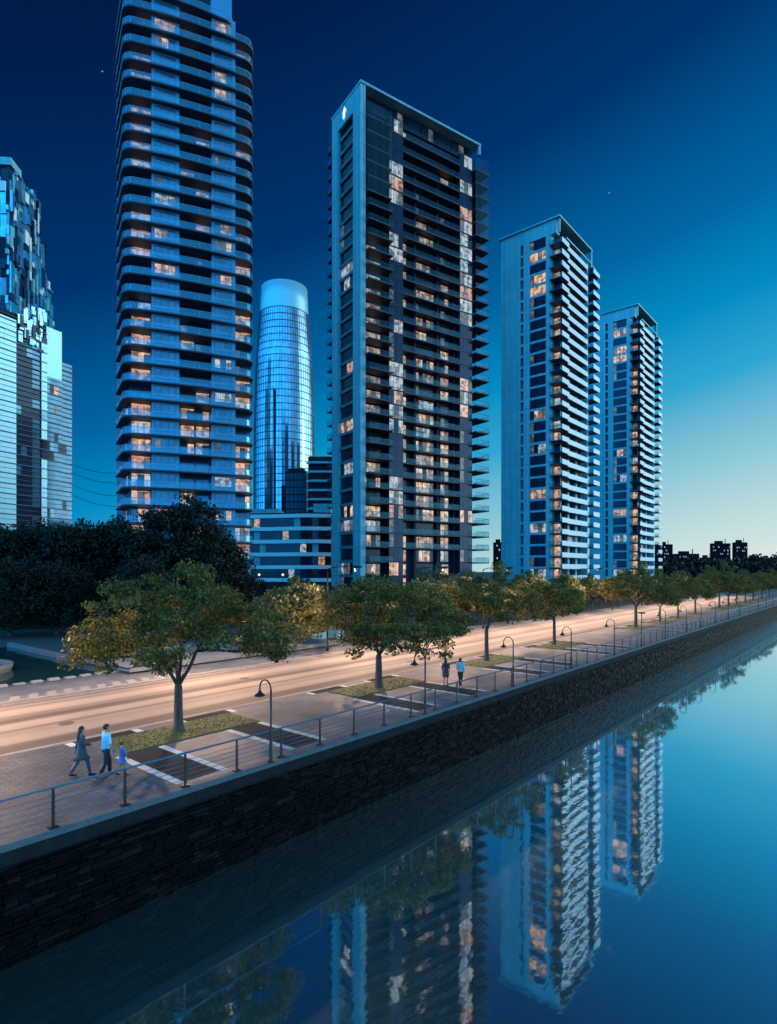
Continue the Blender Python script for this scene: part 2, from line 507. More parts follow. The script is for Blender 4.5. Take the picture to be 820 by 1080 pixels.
def water_mat():
    m = NT('river_water')
    v = m.coord('Object', (1, 1, 1))
    n = m.math('ADD', m.math('MULTIPLY', m.noise(m.coord('Object', (0.5, 1.3, 1)), 0.9, 3), 0.6), m.math('MULTIPLY', m.noise(v, 3.2, 2), 0.12))
    bp = m.n('ShaderNodeBump'); bp.inputs['Distance'].default_value = 0.010; bp.inputs['Strength'].default_value = 0.45
    m.l(n, bp.inputs['Height'])
    m.set((0.008, 0.030, 0.030), 0.4)
    m.b.inputs['Specular IOR Level'].default_value = 0.0
    g = m.n('ShaderNodeBsdfGlossy'); g.inputs['Roughness'].default_value = 0.03
    g.inputs['Color'].default_value = (0.95, 1.0, 1.0, 1)
    m.l(bp.outputs[0], g.inputs['Normal'])
    g2 = m.n('ShaderNodeBsdfGlossy'); g2.inputs['Roughness'].default_value = 0.34
    g2.inputs['Color'].default_value = (0.62, 0.96, 1.0, 1)
    gm = m.n('ShaderNodeMixShader'); gm.inputs[0].default_value = 0.22
    m.l(g.outputs[0], gm.inputs[1]); m.l(g2.outputs[0], gm.inputs[2])
    lw = m.n('ShaderNodeLayerWeight'); lw.inputs[0].default_value = 0.5
    f = m.ramp(lw.outputs['Facing'], [(0.0, (0.3,) * 3), (0.45, (0.54,) * 3), (0.68, (0.85,) * 3), (0.82, (1,) * 3)])
    mx = m.n('ShaderNodeMixShader'); m.l(f, mx.inputs[0]); m.l(m.b.outputs[0], mx.inputs[1]); m.l(gm.outputs[0], mx.inputs[2])
    m.l(mx.outputs[0], m.out.inputs[0])
    return m.m
M['water'] = water_mat()

def sheet(name, s0, s1, t0, t1, z, mat, thick=None):
    mb = MB()
    if thick: mb.box(s0, s1, t0, t1, z - thick, z)
    else: mb.quad((s0, t0, z), (s1, t0, z), (s1, t1, z), (s0, t1, z))
    o = mb.build(name, mat, None, (OV.x, OV.y, 0), BANK)
    o['kind'] = 'structure'
    return o

M['soil'] = stone_noise('dark_ground', (0.02, 0.024, 0.02), (0.05, 0.05, 0.045), 0.15)
sheet('ground', -1500, 3000, 19.0, 2600, -0.16, M['soil'])
sheet('river', -1500, 3000, -170, 0.6, -3.1, M['water'])
sheet('far_bank', -1500, 3000, -900, -170, -1.5, M['soil'], 3.0)
S0, S1 = -45, 420
sheet('promenade', S0, S1, 0.30, 8.55, 0.0, M['slabs'], 0.4)
sheet('paved_area', S0, 10.55, 0.55, 8.5, 0.004, M['pavers'])
sheet('road', S0 - 20, S1, 8.85, 19.0, -0.11, M['road'], 0.3)
sheet('kerb', S0, S1, 8.553, 8.85, 0.012, M['kerb'], 0.4)
sheet('far_kerb', S0, S1, 19.003, 19.28, 0.0, M['kerb'], 0.4)
sheet('far_pavement', S0, S1, 19.283, 23.6, -0.012, M['slabs'], 0.3)
sheet('road_edge_line', S0, S1, 9.05, 9.2, -0.105, M['paint'])

TREE_S = [13.9, 27.0, 40.5, 53.4, 76.3, 87, 96, 107, 125, 134, 142, 152, 163, 175, 188]
TREE_T = [6.6, 6.3, 6.8, 7.0, 6.6, 6.7, 6.6, 6.7, 6.6, 6.7, 6.6, 6.6, 6.7, 6.6, 6.7]
wb = MB(); db = MB()
for s in TREE_S[:12]:
    for c in (-2.45, 2.45):
        db.quad((s + c - 0.72, 0.85, 0.008), (s + c + 0.72, 0.85, 0.008), (s + c + 0.72, 5.2, 0.008), (s + c - 0.72, 5.2, 0.008))
        for q in (-0.87, 0.87):
            wb.quad((s + c + q - 0.15, 0.8, 0.008), (s + c + q + 0.15, 0.8, 0.008), (s + c + q + 0.15, 5.2, 0.008), (s + c + q - 0.15, 5.2, 0.008))
            wb.quad((s + c + q * 1.6 - 0.15, 7.85, 0.008), (s + c + q * 1.6 + 0.15, 7.85, 0.008), (s + c + q * 1.6 + 0.15, 8.5, 0.008), (s + c + q * 1.6 - 0.15, 8.5, 0.008))
        db.quad((s + c - 1.2, 7.85, 0.008), (s + c + 1.2, 7.85, 0.008), (s + c + 1.2, 8.5, 0.008), (s + c - 1.2, 8.5, 0.008))
o = db.build('dark_paving', M['dark_pavers'], None, (OV.x, OV.y, 0), BANK); o['kind'] = 'structure'
o = wb.build('white_paving_strip', M['white_stone'], None, (OV.x, OV.y, 0), BANK); o['kind'] = 'structure'
zb = MB()
for k in range(26):
    s = -2 + k * 0.95
    zb.quad((s, 19.4, -0.006), (s + 0.5, 19.4, -0.006), (s + 0.85, 20.5, -0.006), (s + 0.35, 20.5, -0.006))
o = zb.build('pavement_marking', M['kerb'], None, (OV.x, OV.y, 0), BANK); o['kind'] = 'structure'

# grass beds under the promenade trees: turf with blades, one object
def grass_mat():
    m = NT('turf'); v = m.coord()
    m.set(m.ramp(m.noise(v, 1.4, 5), [(0.3, (0.05, 0.066, 0.016)), (0.55, (0.085, 0.096, 0.024)), (0.75, (0.13, 0.12, 0.04))]), 0.8)
    m.bump(m.noise(v, 30, 3), 0.02, 0.8)
    return m.m
M['grass'] = grass_mat()
gb = MB(); rg = random.Random(3)
for i, s in enumerate(TREE_S):
    gb.box(s - 2.9, s + 3.4, 5.3, 7.75, 0.004, 0.05)
    n = [2600, 1800, 1200, 800][i] if i < 4 else 250
    hb = 0.035 if i < 4 else 0.06
    for _ in range(n):
        x, y = s - 2.85 + rg.random() * 6.2, 5.33 + rg.random() * 2.38
        a = rg.random() * 6.28; h = hb * (0.6 + rg.random() * 0.8); w = 0.022 + (0.02 if i > 2 else 0)
        dx_, dy_ = math.cos(a), math.sin(a)
        gb.quad((x - dx_ * w, y - dy_ * w, 0.045), (x + dx_ * w, y + dy_ * w, 0.045), (x + dx_ * w * .3 - dy_ * h * .5, y + dy_ * w * .3 + dx_ * h * .5, 0.045 + h), (x - dx_ * w * .3 - dy_ * h * .5, y - dy_ * w * .3 + dx_ * h * .5, 0.045 + h))
tag(gb.build('grass', M['grass'], None, (OV.x, OV.y, 0), BANK), 'short grass filling the beds around the promenade tree trunks', 'grass', None, 'stuff')

for i, (s_, t_, l) in enumerate(((11.5, 12.4, 'round iron cover in the road nearest the walking family'), (24.0, 15.6, 'round iron cover in the far lane behind the nearest gooseneck lamp'), (37.0, 11.6, 'round iron cover in the near lane beside the strolling couple'))):
    m = MB(); m.lathe([(0.34, -0.108), (0.34, -0.098), (0.30, -0.098), (0.30, -0.102)], 24)
    tag(m.build('manhole_cover', M['wall_iron'], None, P(s_, t_), 0), l, 'manhole cover', 'iron covers in the road')
# ------------------------------------------------------------------ river wall
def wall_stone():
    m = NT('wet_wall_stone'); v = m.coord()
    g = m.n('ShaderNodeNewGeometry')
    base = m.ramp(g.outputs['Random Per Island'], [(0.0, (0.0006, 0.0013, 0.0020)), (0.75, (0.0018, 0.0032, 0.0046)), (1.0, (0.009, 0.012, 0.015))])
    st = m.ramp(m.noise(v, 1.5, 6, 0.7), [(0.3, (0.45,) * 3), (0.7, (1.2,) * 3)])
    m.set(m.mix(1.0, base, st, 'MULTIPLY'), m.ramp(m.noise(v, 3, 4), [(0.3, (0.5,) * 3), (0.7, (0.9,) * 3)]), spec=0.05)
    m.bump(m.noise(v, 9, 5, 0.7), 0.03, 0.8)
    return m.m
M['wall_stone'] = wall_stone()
M['wall_back'] = stone_noise('wall_mortar', (0.003, 0.004, 0.004), (0.008, 0.008, 0.008), 3)
wall = empty('river_wall', (OV.x, OV.y, 0), BANK)
tag(wall, 'long dark stone river wall with a rounded concrete coping', 'wall')
rw = random.Random(11)
wbk = MB()
wbk.box(S0, S1, 0.14, 0.297, -3.6, -0.42)
wbk.build('backing', M['wall_back'], wall)
sm = MB()
z = -3.3; row = 0
while z < -0.6:
    h = rw.uniform(0.09, 0.19)
    if z + h > -0.52: h = -0.515 - z
    s = -22 + rw.random()
    while s < 230:
        near = s < 70
        w = rw.uniform(0.22, 0.85) * (1 if near else 2.0)
        d = rw.uniform(0.0, 0.05)
        g = 0.012
        j = lambda a=0.016: rw.uniform(-a, a)
        x0, x1, z0, z1 = s + g, s + w - g, z + g, z + h - g
        f = [(x0 + j(), d + j(.01), z0 + j()), (x1 + j(), d + j(.01), z0 + j()), (x1 + j(), d + j(.01), z1 + j()), (x0 + j(), d + j(.01), z1 + j())]
        n = len(sm.v)
        sm.v += f + [(x0, 0.139, z0), (x1, 0.139, z0), (x1, 0.139, z1), (x0, 0.139, z1)]
        for q in ((0, 1, 2, 3), (4, 5, 1, 0), (5, 6, 2, 1), (6, 7, 3, 2), (7, 4, 0, 3)):
            sm.f.append(tuple(n + i for i in q)); sm.m.append(0)
        s += w
    z += h; row += 1
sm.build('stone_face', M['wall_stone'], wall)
cp = MB()
prof = [(-0.02, -0.50), (-0.06, -0.42), (-0.06, -0.12), (-0.03, -0.03), (0.03, 0.03), (0.10, 0.055), (0.42, 0.055), (0.46, 0.004), (0.46, -0.05), (0.29, -0.06), (0.29, -0.50)]
segs = 70
ca_ = MB()
topp = [(-0.045, -0.075), (-0.03, -0.03), (0.03, 0.03), (0.10, 0.055), (0.42, 0.055), (0.46, 0.004), (0.46, -0.05), (0.29, -0.06), (0.29, -0.075)]
band = [(-0.02, -0.50), (-0.06, -0.42), (-0.06, -0.078), (0.29, -0.078), (0.29, -0.50)]
for k in range(segs):
    a = S0 + 6.65 * k; b = a + 6.635
    cp.rings([[(a, y, zz) for y, zz in topp], [(b, y, zz) for y, zz in topp]])
    ca_.rings([[(a, y, zz) for y, zz in band], [(b, y, zz) for y, zz in band]])
cp.build('coping', M['coping'], wall, smooth=False)
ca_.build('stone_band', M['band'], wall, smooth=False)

# ------------------------------------------------------------------ railing
M['rail_dark'] = plain('dark_rail_steel', (0.010, 0.014, 0.020), 0.5, 0.0, 0.2, spec=0.25)
M['rail_top'] = plain('steel_top_rail', (0.10, 0.14, 0.17), 0.35, 0.6, 0.15)
rail = empty('railing', (OV.x, OV.y, 0), BANK)
tag(rail, 'steel promenade railing of posts and wires along the river wall', 'railing')
RT = 0.27
pm = MB()
pm.box(-0.14, 0.14, -0.10, 0.10, 0.056, 0.075)
pm.box(-0.10, 0.10, -0.065, 0.065, 0.075, 0.10)
pm.rings([[(-0.035, -0.03, 0.1), (0.035, -0.03, 0.1), (0.035, 0.03, 0.1), (-0.035, 0.03, 0.1)], [(-0.03, -0.022, 1.12), (0.03, -0.022, 1.12), (0.03, 0.022, 1.12), (-0.03, 0.022, 1.12)]])
for zz in (0.28, 0.44, 0.60, 0.76, 0.92): pm.box(-0.045, 0.045, -0.034, 0.034, zz - 0.018, zz + 0.018)
for x in (-0.1, 0.1):
    for y in (-0.07, 0.07): pm.lathe([(0.016, 0.075), (0.016, 0.09)], 6, (x, y))
pme = pm.mesh('post', M['rail_dark'])
posts = [0.45 + 2.0 * k for k in range(-1, 99)]
for s in posts: obj('post', pme, rail, (s, RT, 0))
tr = MB(); tr.tube([(S0, RT, 1.15), (S1, RT, 1.15)], 0.034, 8)
tr.build('top_rail', M['rail_top'], rail, smooth=True)
for zz in (0.28, 0.44, 0.60, 0.76, 0.92):
    w = MB(); w.tube([(S0, RT, zz), (S1, RT, zz)], 0.010, 5)
    w.build('wire', M['rail_top'], rail, smooth=True)

# ------------------------------------------------------------------ gooseneck lamps on the wall
M['lamp_black'] = plain('black_lamp_metal', (0.015, 0.018, 0.022), 0.4, 0.5, 0.2)
M['lens_off'] = glass('unlit_lamp_lens', (0.25, 0.28, 0.3), 0.2, 0.2)
def lamp_parts(root):
    m = MB()
    m.lathe([(0.13, 0.056), (0.13, 0.10), (0.075, 0.14), (0.07, 0.75), (0.055, 0.80), (0.042, 1.0), (0.036, 2.70)], 12)
    m.build('post', M['lamp_black'], root, smooth=True)
    a = MB()
    rr = 0.33
    pts = [(0, rr - rr * math.cos(x), 2.70 + rr * math.sin(x)) for x in [math.pi * k / 12 for k in range(13)]] + [(0, 2 * rr, 2.58)]
    a.tube(pts, 0.028, 8)
    a.build('arm', M['lamp_black'], root, smooth=True)
    h = MB()
    h.lathe([(0.03, 2.60), (0.06, 2.57), (0.07, 2.52), (0.15, 2.47), (0.21, 2.42), (0.215, 2.40), (0.19, 2.40)], 16, (0, 2 * rr))
    sh = h.build('lamp_shade', M['lamp_black'], root, smooth=True)
    g = MB(); g.lathe([(0.10, 2.399), (0.10, 2.37), (0.05, 2.345)], 12, (0, 2 * rr))
    g.build('lens', M['lens_off'], sh, smooth=True)
LAMP_S = [13.85, 23.4, 32.4, 41.1, 50.0, 65.0, 73.4, 80.5, 88.5, 97, 106, 115, 124, 133, 142, 151, 160]
ordn = ['nearest', 'second', 'third', 'fourth', 'fifth', 'sixth', 'seventh', 'eighth', 'ninth', 'tenth', 'eleventh', 'twelfth', 'thirteenth', 'fourteenth', 'fifteenth', 'sixteenth', 'seventeenth']
lamp0 = empty('gooseneck_lamp')
lamp_parts(lamp0)
for i, s in enumerate(LAMP_S):
    L = lamp0 if i == 0 else copy_tree(lamp0)
    L.location = P(s, 0.13, 0); L.rotation_euler = (0, 0, BANK)
    tag(L, None, 'lamp', 'gooseneck lamps along the river wall')
    extra = {0: 'black gooseneck lamp post nearest the family, between two charcoal paving bands',
             1: 'black gooseneck lamp post whose head hides under the second promenade tree',
             2: 'black gooseneck lamp post just beyond the strolling couple'}
    L['label'] = extra.get(i, 'black gooseneck lamp post on the coping, %s from the near end' % ordn[i])
pl = empty('post_lamp', P(57.2, 0.13, 0), BANK)
tag(pl, 'straight lamp post with a flat disc head on the coping', 'lamp')
m = MB(); m.lathe([(0.12, 0.056), (0.12, 0.1), (0.07, 0.14), (0.065, 0.8), (0.042, 0.95), (0.036, 3.1)], 12); m.build('post', M['lamp_black'], pl, smooth=True)
m = MB(); m.lathe([(0.05, 3.1), (0.36, 3.14), (0.38, 3.19), (0.30, 3.23), (0.08, 3.27)], 16); m.build('lamp_shade', M['lamp_black'], pl, smooth=True)

# ================================================================== TREES
def leaf_mat(name, c0, c1, c2, trans=0.35):
    m = NT(name)
    g = m.n('ShaderNodeNewGeometry')
    oi = m.n('ShaderNodeObjectInfo')
    v = m.coord('Object')
    f = m.math('ADD', m.math('MULTIPLY', g.outputs['Random Per Island'], 0.65), m.math('MULTIPLY', m.noise(v, 0.6, 3), 0.35))
    c = m.ramp(f, [(0.15, c0), (0.5, c1), (0.85, c2)])
    m.set(c, 0.5, spec=0.3)
    t = m.n('ShaderNodeBsdfTranslucent'); m.l(m.mix(1.0, c, (1.3, 1.2, 0.55), 'MULTIPLY'), t.inputs[0])
    mx = m.n('ShaderNodeMixShader'); mx.inputs[0].default_value = trans
    m.l(m.b.outputs[0], mx.inputs[1]); m.l(t.outputs[0], mx.inputs[2]); m.l(mx.outputs[0], m.out.inputs[0])
    return m.m
M['leaf'] = leaf_mat('street_tree_leaves', (0.040, 0.044, 0.014), (0.12, 0.108, 0.032), (0.28, 0.23, 0.078), 0.55)
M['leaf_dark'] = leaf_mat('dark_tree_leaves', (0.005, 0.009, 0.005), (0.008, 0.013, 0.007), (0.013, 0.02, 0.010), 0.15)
M['leaf_far'] = leaf_mat('far_row_leaves', (0.06, 0.07, 0.028), (0.11, 0.115, 0.045), (0.19, 0.17, 0.08))
def bark_mat():
    m = NT('bark'); v = m.coord('Object', (1, 1, 0.25))
    m.set(m.ramp(m.noise(v, 12, 5), [(0.3, (0.025, 0.022, 0.02)), (0.7, (0.085, 0.075, 0.065))]), 0.85)
    m.bump(m.noise(v, 25, 4), 0.02, 0.9)
    return m.m
M['bark'] = bark_mat()

def tree_meshes(seed, H, Rx, fork, low, nclump, nleaf, leaf, leafmat, clump=0.75, trunk_r=0.17, flat=0.55, lean=0.0, topflat=2.0, lopside=0.0):
    rng = np.random.default_rng(seed)
    ph = rng.random(6) * 6.28
    def rad(a): return Rx * (1 + 0.13 * math.sin(2 * a + ph[0]) + 0.10 * math.sin(3 * a + ph[1]) + 0.07 * math.sin(5 * a + ph[2]) + lopside * math.cos(a - ph[3]))
    pts = []
    tries = 0
    while len(pts) < nclump and tries < nclump * 60:
        tries += 1
        a = rng.random() * 6.283
        q = rng.random() ** 0.5
        r = q * rad(a)
        top = H - (H - low) * 0.62 * q ** topflat + 0.35 * math.sin(3.1 * a + ph[4]) * q
        bot = low + (0.55 * (1 - q) ** 1 + 0.09 * math.sin(4 * a + ph[5])) * (H - low) * 0.35
        bot += 0.35 * max(0.0, q - 0.6) / 0.4
        if top - bot < 0.2: top = bot + 0.2
        u = rng.random()
        u = 1 - (1 - u) * rng.random() ** 0.35 if rng.random() < 0.6 else u
        zc = bot + (top - bot) * u - clump * 0.35
        p = np.array([r * math.cos(a), r * math.sin(a), zc])
        if pts and min(np.sum((np.array(pts) - p) ** 2, axis=1)) < (clump * 0.55) ** 2: continue
        pts.append(p)
    pts = np.array(pts)
    nb = (np.linalg.norm(pts[:, None] - pts[None], axis=2) < clump * 1.75).sum(axis=1) - 1
    pts = pts[(nb >= 2)]
    # branches: each clump hangs on the nearest node that is nearer the fork
    nodes = [np.array([0, 0, fork * 0.55]), np.array([lean * 0.3, 0, fork])]
    par = [-1, 0]
    nl = 5
    for k in range(nl):
        a = 6.283 * k / nl + rng.random() * 0.7
        l = 0.30 * Rx
        nodes.append(np.array([l * 0.55 * math.cos(a), l * 0.55 * math.sin(a), fork + l * (0.7 + 0.4 * rng.random())])); par.append(1)
    fk = nodes[1]
    order = np.argsort(np.linalg.norm(pts - fk, axis=1))
    leafnodes = []
    for i in order:
        p = pts[i]
        arr = np.array(nodes[1:])
        d = np.linalg.norm(arr - p, axis=1) + 0.25 * np.maximum(0, arr[:, 2] - p[2]) * 3
        j = int(np.argmin(d)) + 1
        mid = nodes[j] * 0.45 + p * 0.55 + rng.normal(0, 0.08, 3) * np.linalg.norm(p - nodes[j]) + np.array([0, 0, -0.05 * np.linalg.norm(p - nodes[j])])
        nodes.append(mid); par.append(j)
        nodes.append(p); par.append(len(nodes) - 2)
        leafnodes.append(len(nodes) - 1)
    cnt = [0] * len(nodes)
    for i in leafnodes:
        j = i
        while j != -1:
            cnt[j] += 1; j = par[j]
    scale = trunk_r * 0.72 / math.sqrt(max(cnt[1], 1))
    rr = [max(0.012, scale * c ** 0.55 * (max(cnt[1], 1) ** -0.05)) for c in cnt]
    tb = MB()
    tb.tube([(0, 0, -0.1), (0, 0, 0.05), (0.01, 0, 0.25), (lean * 0.05, 0.01, fork * 0.35), nodes[0], nodes[1], nodes[1] + np.array([0, 0, 0.15])],
            [trunk_r * 1.75, trunk_r * 1.45, trunk_r * 1.12, trunk_r, trunk_r * 0.95, trunk_r * 0.85, trunk_r * 0.5], 10)
    for i in range(2, len(nodes)):
        j = par[i]
        a, b = nodes[j], nodes[i]
        m_ = (a + b) / 2 + rng.normal(0, 0.04, 3) * np.linalg.norm(b - a)
        tb.tube([a, m_, b], [min(rr[j], rr[i] * 1.4) if j > 1 else rr[i] * 1.25, rr[i] * 1.1, rr[i]], 5 if rr[i] > 0.03 else 4)
    trunk = tb.mesh('trunk', M['bark'], True)
    # leaves
    n = len(pts) * nleaf
    ctr = np.repeat(pts, nleaf, axis=0)
    csz = np.repeat(clump * (0.75 + 0.5 * rng.random(len(pts))), nleaf)
    off = rng.normal(0, 1, (n, 3))
    off /= np.linalg.norm(off, axis=1)[:, None]
    off *= (rng.random(n) ** 0.5)[:, None] * csz[:, None]
    off[:, 2] *= flat
    c = ctr + off
    nor = rng.normal(0, 0.8, (n, 3)) + np.array([0, 0, 0.35]) + off / csz[:, None] * 0.5
    nor /= np.linalg.norm(nor, axis=1)[:, None]
    t = rng.normal(0, 1, (n, 3)); t -= nor * np.sum(t * nor, axis=1)[:, None]; t /= np.linalg.norm(t, axis=1)[:, None]
    b = np.cross(nor, t)
    L = (leaf * (0.65 + 0.7 * rng.random(n)))[:, None]
    V = np.empty((n, 4, 3))
    V[:, 0] = c - t * L; V[:, 1] = c + b * L * 0.55 - nor * L * 0.12; V[:, 2] = c + t * L; V[:, 3] = c - b * L * 0.55 - nor * L * 0.12
    me = bpy.data.meshes.new('crown')
    me.vertices.add(n * 4); me.vertices.foreach_set('co', V.ravel())
    me.loops.add(n * 4); me.loops.foreach_set('vertex_index', np.arange(n * 4, dtype=np.int32))
    me.polygons.add(n); me.polygons.foreach_set('loop_start', np.arange(0, n * 4, 4, dtype=np.int32))
    me.materials.append(leafmat)
    me.update(calc_edges=True)
    return trunk, me

def tree(name, meshes, loc, rz=0, sc=(1, 1, 1), label=None, group=None, cat='tree'):
    r = empty(name, loc, rz); r.scale = sc
    tag(r, label, cat, group)
    obj('trunk', meshes[0], r); obj('crown', meshes[1], r)
    return r

T1 = tree_meshes(21, 7.5, 5.0, 2.0, 2.6, 225, 128, 0.085, M['leaf'], 0.60, 0.20, 0.55, topflat=2.0, lopside=0.10)
T2m = tree_meshes(34, 7.1, 5.0, 1.9, 2.4, 235, 125, 0.09, M['leaf'], 0.62, 0.22, 0.55)
T3m = tree_meshes(45, 8.3, 4.0, 2.4, 3.0, 140, 110, 0.10, M['leaf'], 0.60, 0.17, 0.6)
T4m = tree_meshes(56, 7.0, 3.5, 2.2, 2.7, 110, 120, 0.11, M['leaf'], 0.62, 0.15, 0.6)
lab = ['wide street tree nearest the camera, rising from the grass bed beside the family',
       'broad dense domed street tree on the second grass bed along the promenade',
       'tall open street tree on the grass bed just past the strolling couple',
       'slim trunked street tree fourth along the promenade, before the gap in the row',
       'large crowned street tree first after the gap in the promenade row']
var = [T1, T2m, T3m, T4m, T3m, T4m, T1, T4m, T3m, T2m, T4m, T1, T4m, T2m, T3m]
scs = [(1, 1, 1), (1, 1, 1), (1, 1, 1), (1, 1, 1), (1.15, 1.15, 1.04), (.82, .82, .86), (0.68, 0.68, 0.95), (.95, .95, .98), (1.05, 1.05, 1.16), (.8, .8, .95), (1.1, 1.1, 1.0), (.8, .8, 1), (1.1, 1.1, 1.1), (.8, .8, 1), (1, 1, 1)]
for i, s in enumerate(TREE_S):
    l = lab[i] if i < 5 else 'street tree in the far stretch of the promenade row, %s beyond the gap' % ordn[i - 4]
    tree('street_tree', var[i], P(s, TREE_T[i], 0.03), 0.4 + i * 2.1, scs[i], l, 'trees along the river promenade')

# far side of the road
F1 = tree_meshes(71, 6.6, 3.4, 1.8, 2.0, 110, 85, 0.17, M['leaf_far'], 0.85, 0.14, 0.6)
F2 = tree_meshes(72, 6.0, 3.0, 1.7, 1.9, 90, 85, 0.17, M['leaf_far'], 0.85, 0.13, 0.6)
FAR_S = [(34.5, 22.6), (44, 23), (57, 22.8), (68, 22.6), (79, 22.8), (92, 22.6), (104, 22.8), (117, 22.6), (131, 22.8), (146, 22.6), (162, 22.8)]
flab = {0: 'lamplit golden tree across the road, between the two nearest promenade trees',
        1: 'lamplit tree across the road, behind the broad domed promenade tree',
        2: 'lamplit tree across the road, left behind the tall open promenade tree',
        3: 'lamplit tree across the road, below the pale twin tower nearer the camera'}
for i, (s, t) in enumerate(FAR_S):
    tree('roadside_tree', (F1, F2)[i % 2], P(s, t, -0.02), i * 1.7, (1, 1, 1 + 0.1 * (i % 3)),
         flab.get(i, 'lamplit tree on the far side of the road, %s along its row' % ordn[i]), 'trees on the far side of the road')

# the dark grove behind the plaza
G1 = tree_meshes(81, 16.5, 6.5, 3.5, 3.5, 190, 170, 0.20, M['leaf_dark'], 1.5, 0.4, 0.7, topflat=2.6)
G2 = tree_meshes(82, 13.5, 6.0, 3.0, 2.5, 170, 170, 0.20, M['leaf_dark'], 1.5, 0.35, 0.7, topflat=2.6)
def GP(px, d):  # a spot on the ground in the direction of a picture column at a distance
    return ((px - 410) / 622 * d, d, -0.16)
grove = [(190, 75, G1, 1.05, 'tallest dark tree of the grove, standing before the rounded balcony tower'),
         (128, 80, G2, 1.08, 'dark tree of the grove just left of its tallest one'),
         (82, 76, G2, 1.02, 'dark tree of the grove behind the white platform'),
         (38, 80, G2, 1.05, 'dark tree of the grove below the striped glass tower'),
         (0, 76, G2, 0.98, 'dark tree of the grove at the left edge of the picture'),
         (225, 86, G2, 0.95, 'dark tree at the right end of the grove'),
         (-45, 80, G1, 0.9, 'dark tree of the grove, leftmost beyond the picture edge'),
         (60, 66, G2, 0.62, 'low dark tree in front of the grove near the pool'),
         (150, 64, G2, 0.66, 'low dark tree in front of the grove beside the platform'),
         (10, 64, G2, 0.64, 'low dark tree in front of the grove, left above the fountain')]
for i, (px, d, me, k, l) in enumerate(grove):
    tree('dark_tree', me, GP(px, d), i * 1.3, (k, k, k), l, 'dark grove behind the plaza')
# clipped dark trees before the low curved block, and the belt below the towers
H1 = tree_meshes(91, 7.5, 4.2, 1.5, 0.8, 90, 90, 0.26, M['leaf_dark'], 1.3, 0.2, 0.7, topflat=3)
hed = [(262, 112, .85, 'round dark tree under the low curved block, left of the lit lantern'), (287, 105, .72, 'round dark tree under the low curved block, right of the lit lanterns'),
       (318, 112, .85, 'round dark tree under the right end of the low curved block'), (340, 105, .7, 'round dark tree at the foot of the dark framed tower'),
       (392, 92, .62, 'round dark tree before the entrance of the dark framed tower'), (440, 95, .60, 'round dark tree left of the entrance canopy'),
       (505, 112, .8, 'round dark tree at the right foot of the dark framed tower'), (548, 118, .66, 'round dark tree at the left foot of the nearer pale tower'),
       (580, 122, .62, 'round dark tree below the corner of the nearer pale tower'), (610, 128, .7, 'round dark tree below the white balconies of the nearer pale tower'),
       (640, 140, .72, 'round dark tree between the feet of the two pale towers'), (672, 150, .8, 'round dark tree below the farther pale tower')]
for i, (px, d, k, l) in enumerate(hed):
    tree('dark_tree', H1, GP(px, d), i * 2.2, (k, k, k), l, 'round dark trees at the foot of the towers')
K1 = tree_meshes(95, 13, 8, 2, 1.0, 80, 80, 0.7, M['leaf_dark'], 2.4, 0.4, 0.7, topflat=3)
bel = [(690, 260, 1.0), (704, 300, 1.1), (722, 270, .9), (741, 320, 1.2), (757, 280, 1.0), (774, 300, 1.15), (789, 260, .95), (801, 300, 1.2), (814, 290, 1.2), (829, 270, 1.2), (846, 300, 1.3), (682, 220, .8), (733, 225, .7), (766, 230, .75), (795, 240, .85), (820, 245, 1.0)]
for i, (px, d, k) in enumerate(bel):
    tree('distant_tree', K1, GP(px, d), i * 1.9, (k * 1.1, k * 1.1, k), 'dark distant tree in the belt along the horizon under the skyline', 'distant trees along the horizon')

# ================================================================== STREET LIGHTS that light the road
M['lamp_grey'] = plain('grey_lamp_metal', (0.012, 0.014, 0.016), 0.6, 0.0, 0.2, spec=0.2)
def emis(name, c, s):
    m = NT(name); m.set((0.02, 0.02, 0.02), 0.4)
    m.b.inputs['Emission Color'].default_value = (*c, 1); m.b.inputs['Emission Strength'].default_value = s
    return m.m
M['lamp_glow'] = emis('lit_lamp_lens', (1.0, 0.60, 0.30), 1.6)
sd = bpy.data.lights.new('street_light_bulb', 'SPOT')
sd.energy = 10500; sd.color = (1.0, 0.63, 0.42); sd.spot_size = R(174); sd.spot_blend = 0.3; sd.shadow_soft_size = 0.25
HL = 7.3
sd2 = bpy.data.lights.new('street_light_bulb', 'SPOT')
sd2.energy = 1800; sd2.color = (1.0, 0.63, 0.42); sd2.spot_size = R(134); sd2.spot_blend = 0.55; sd2.shadow_soft_size = 0.2
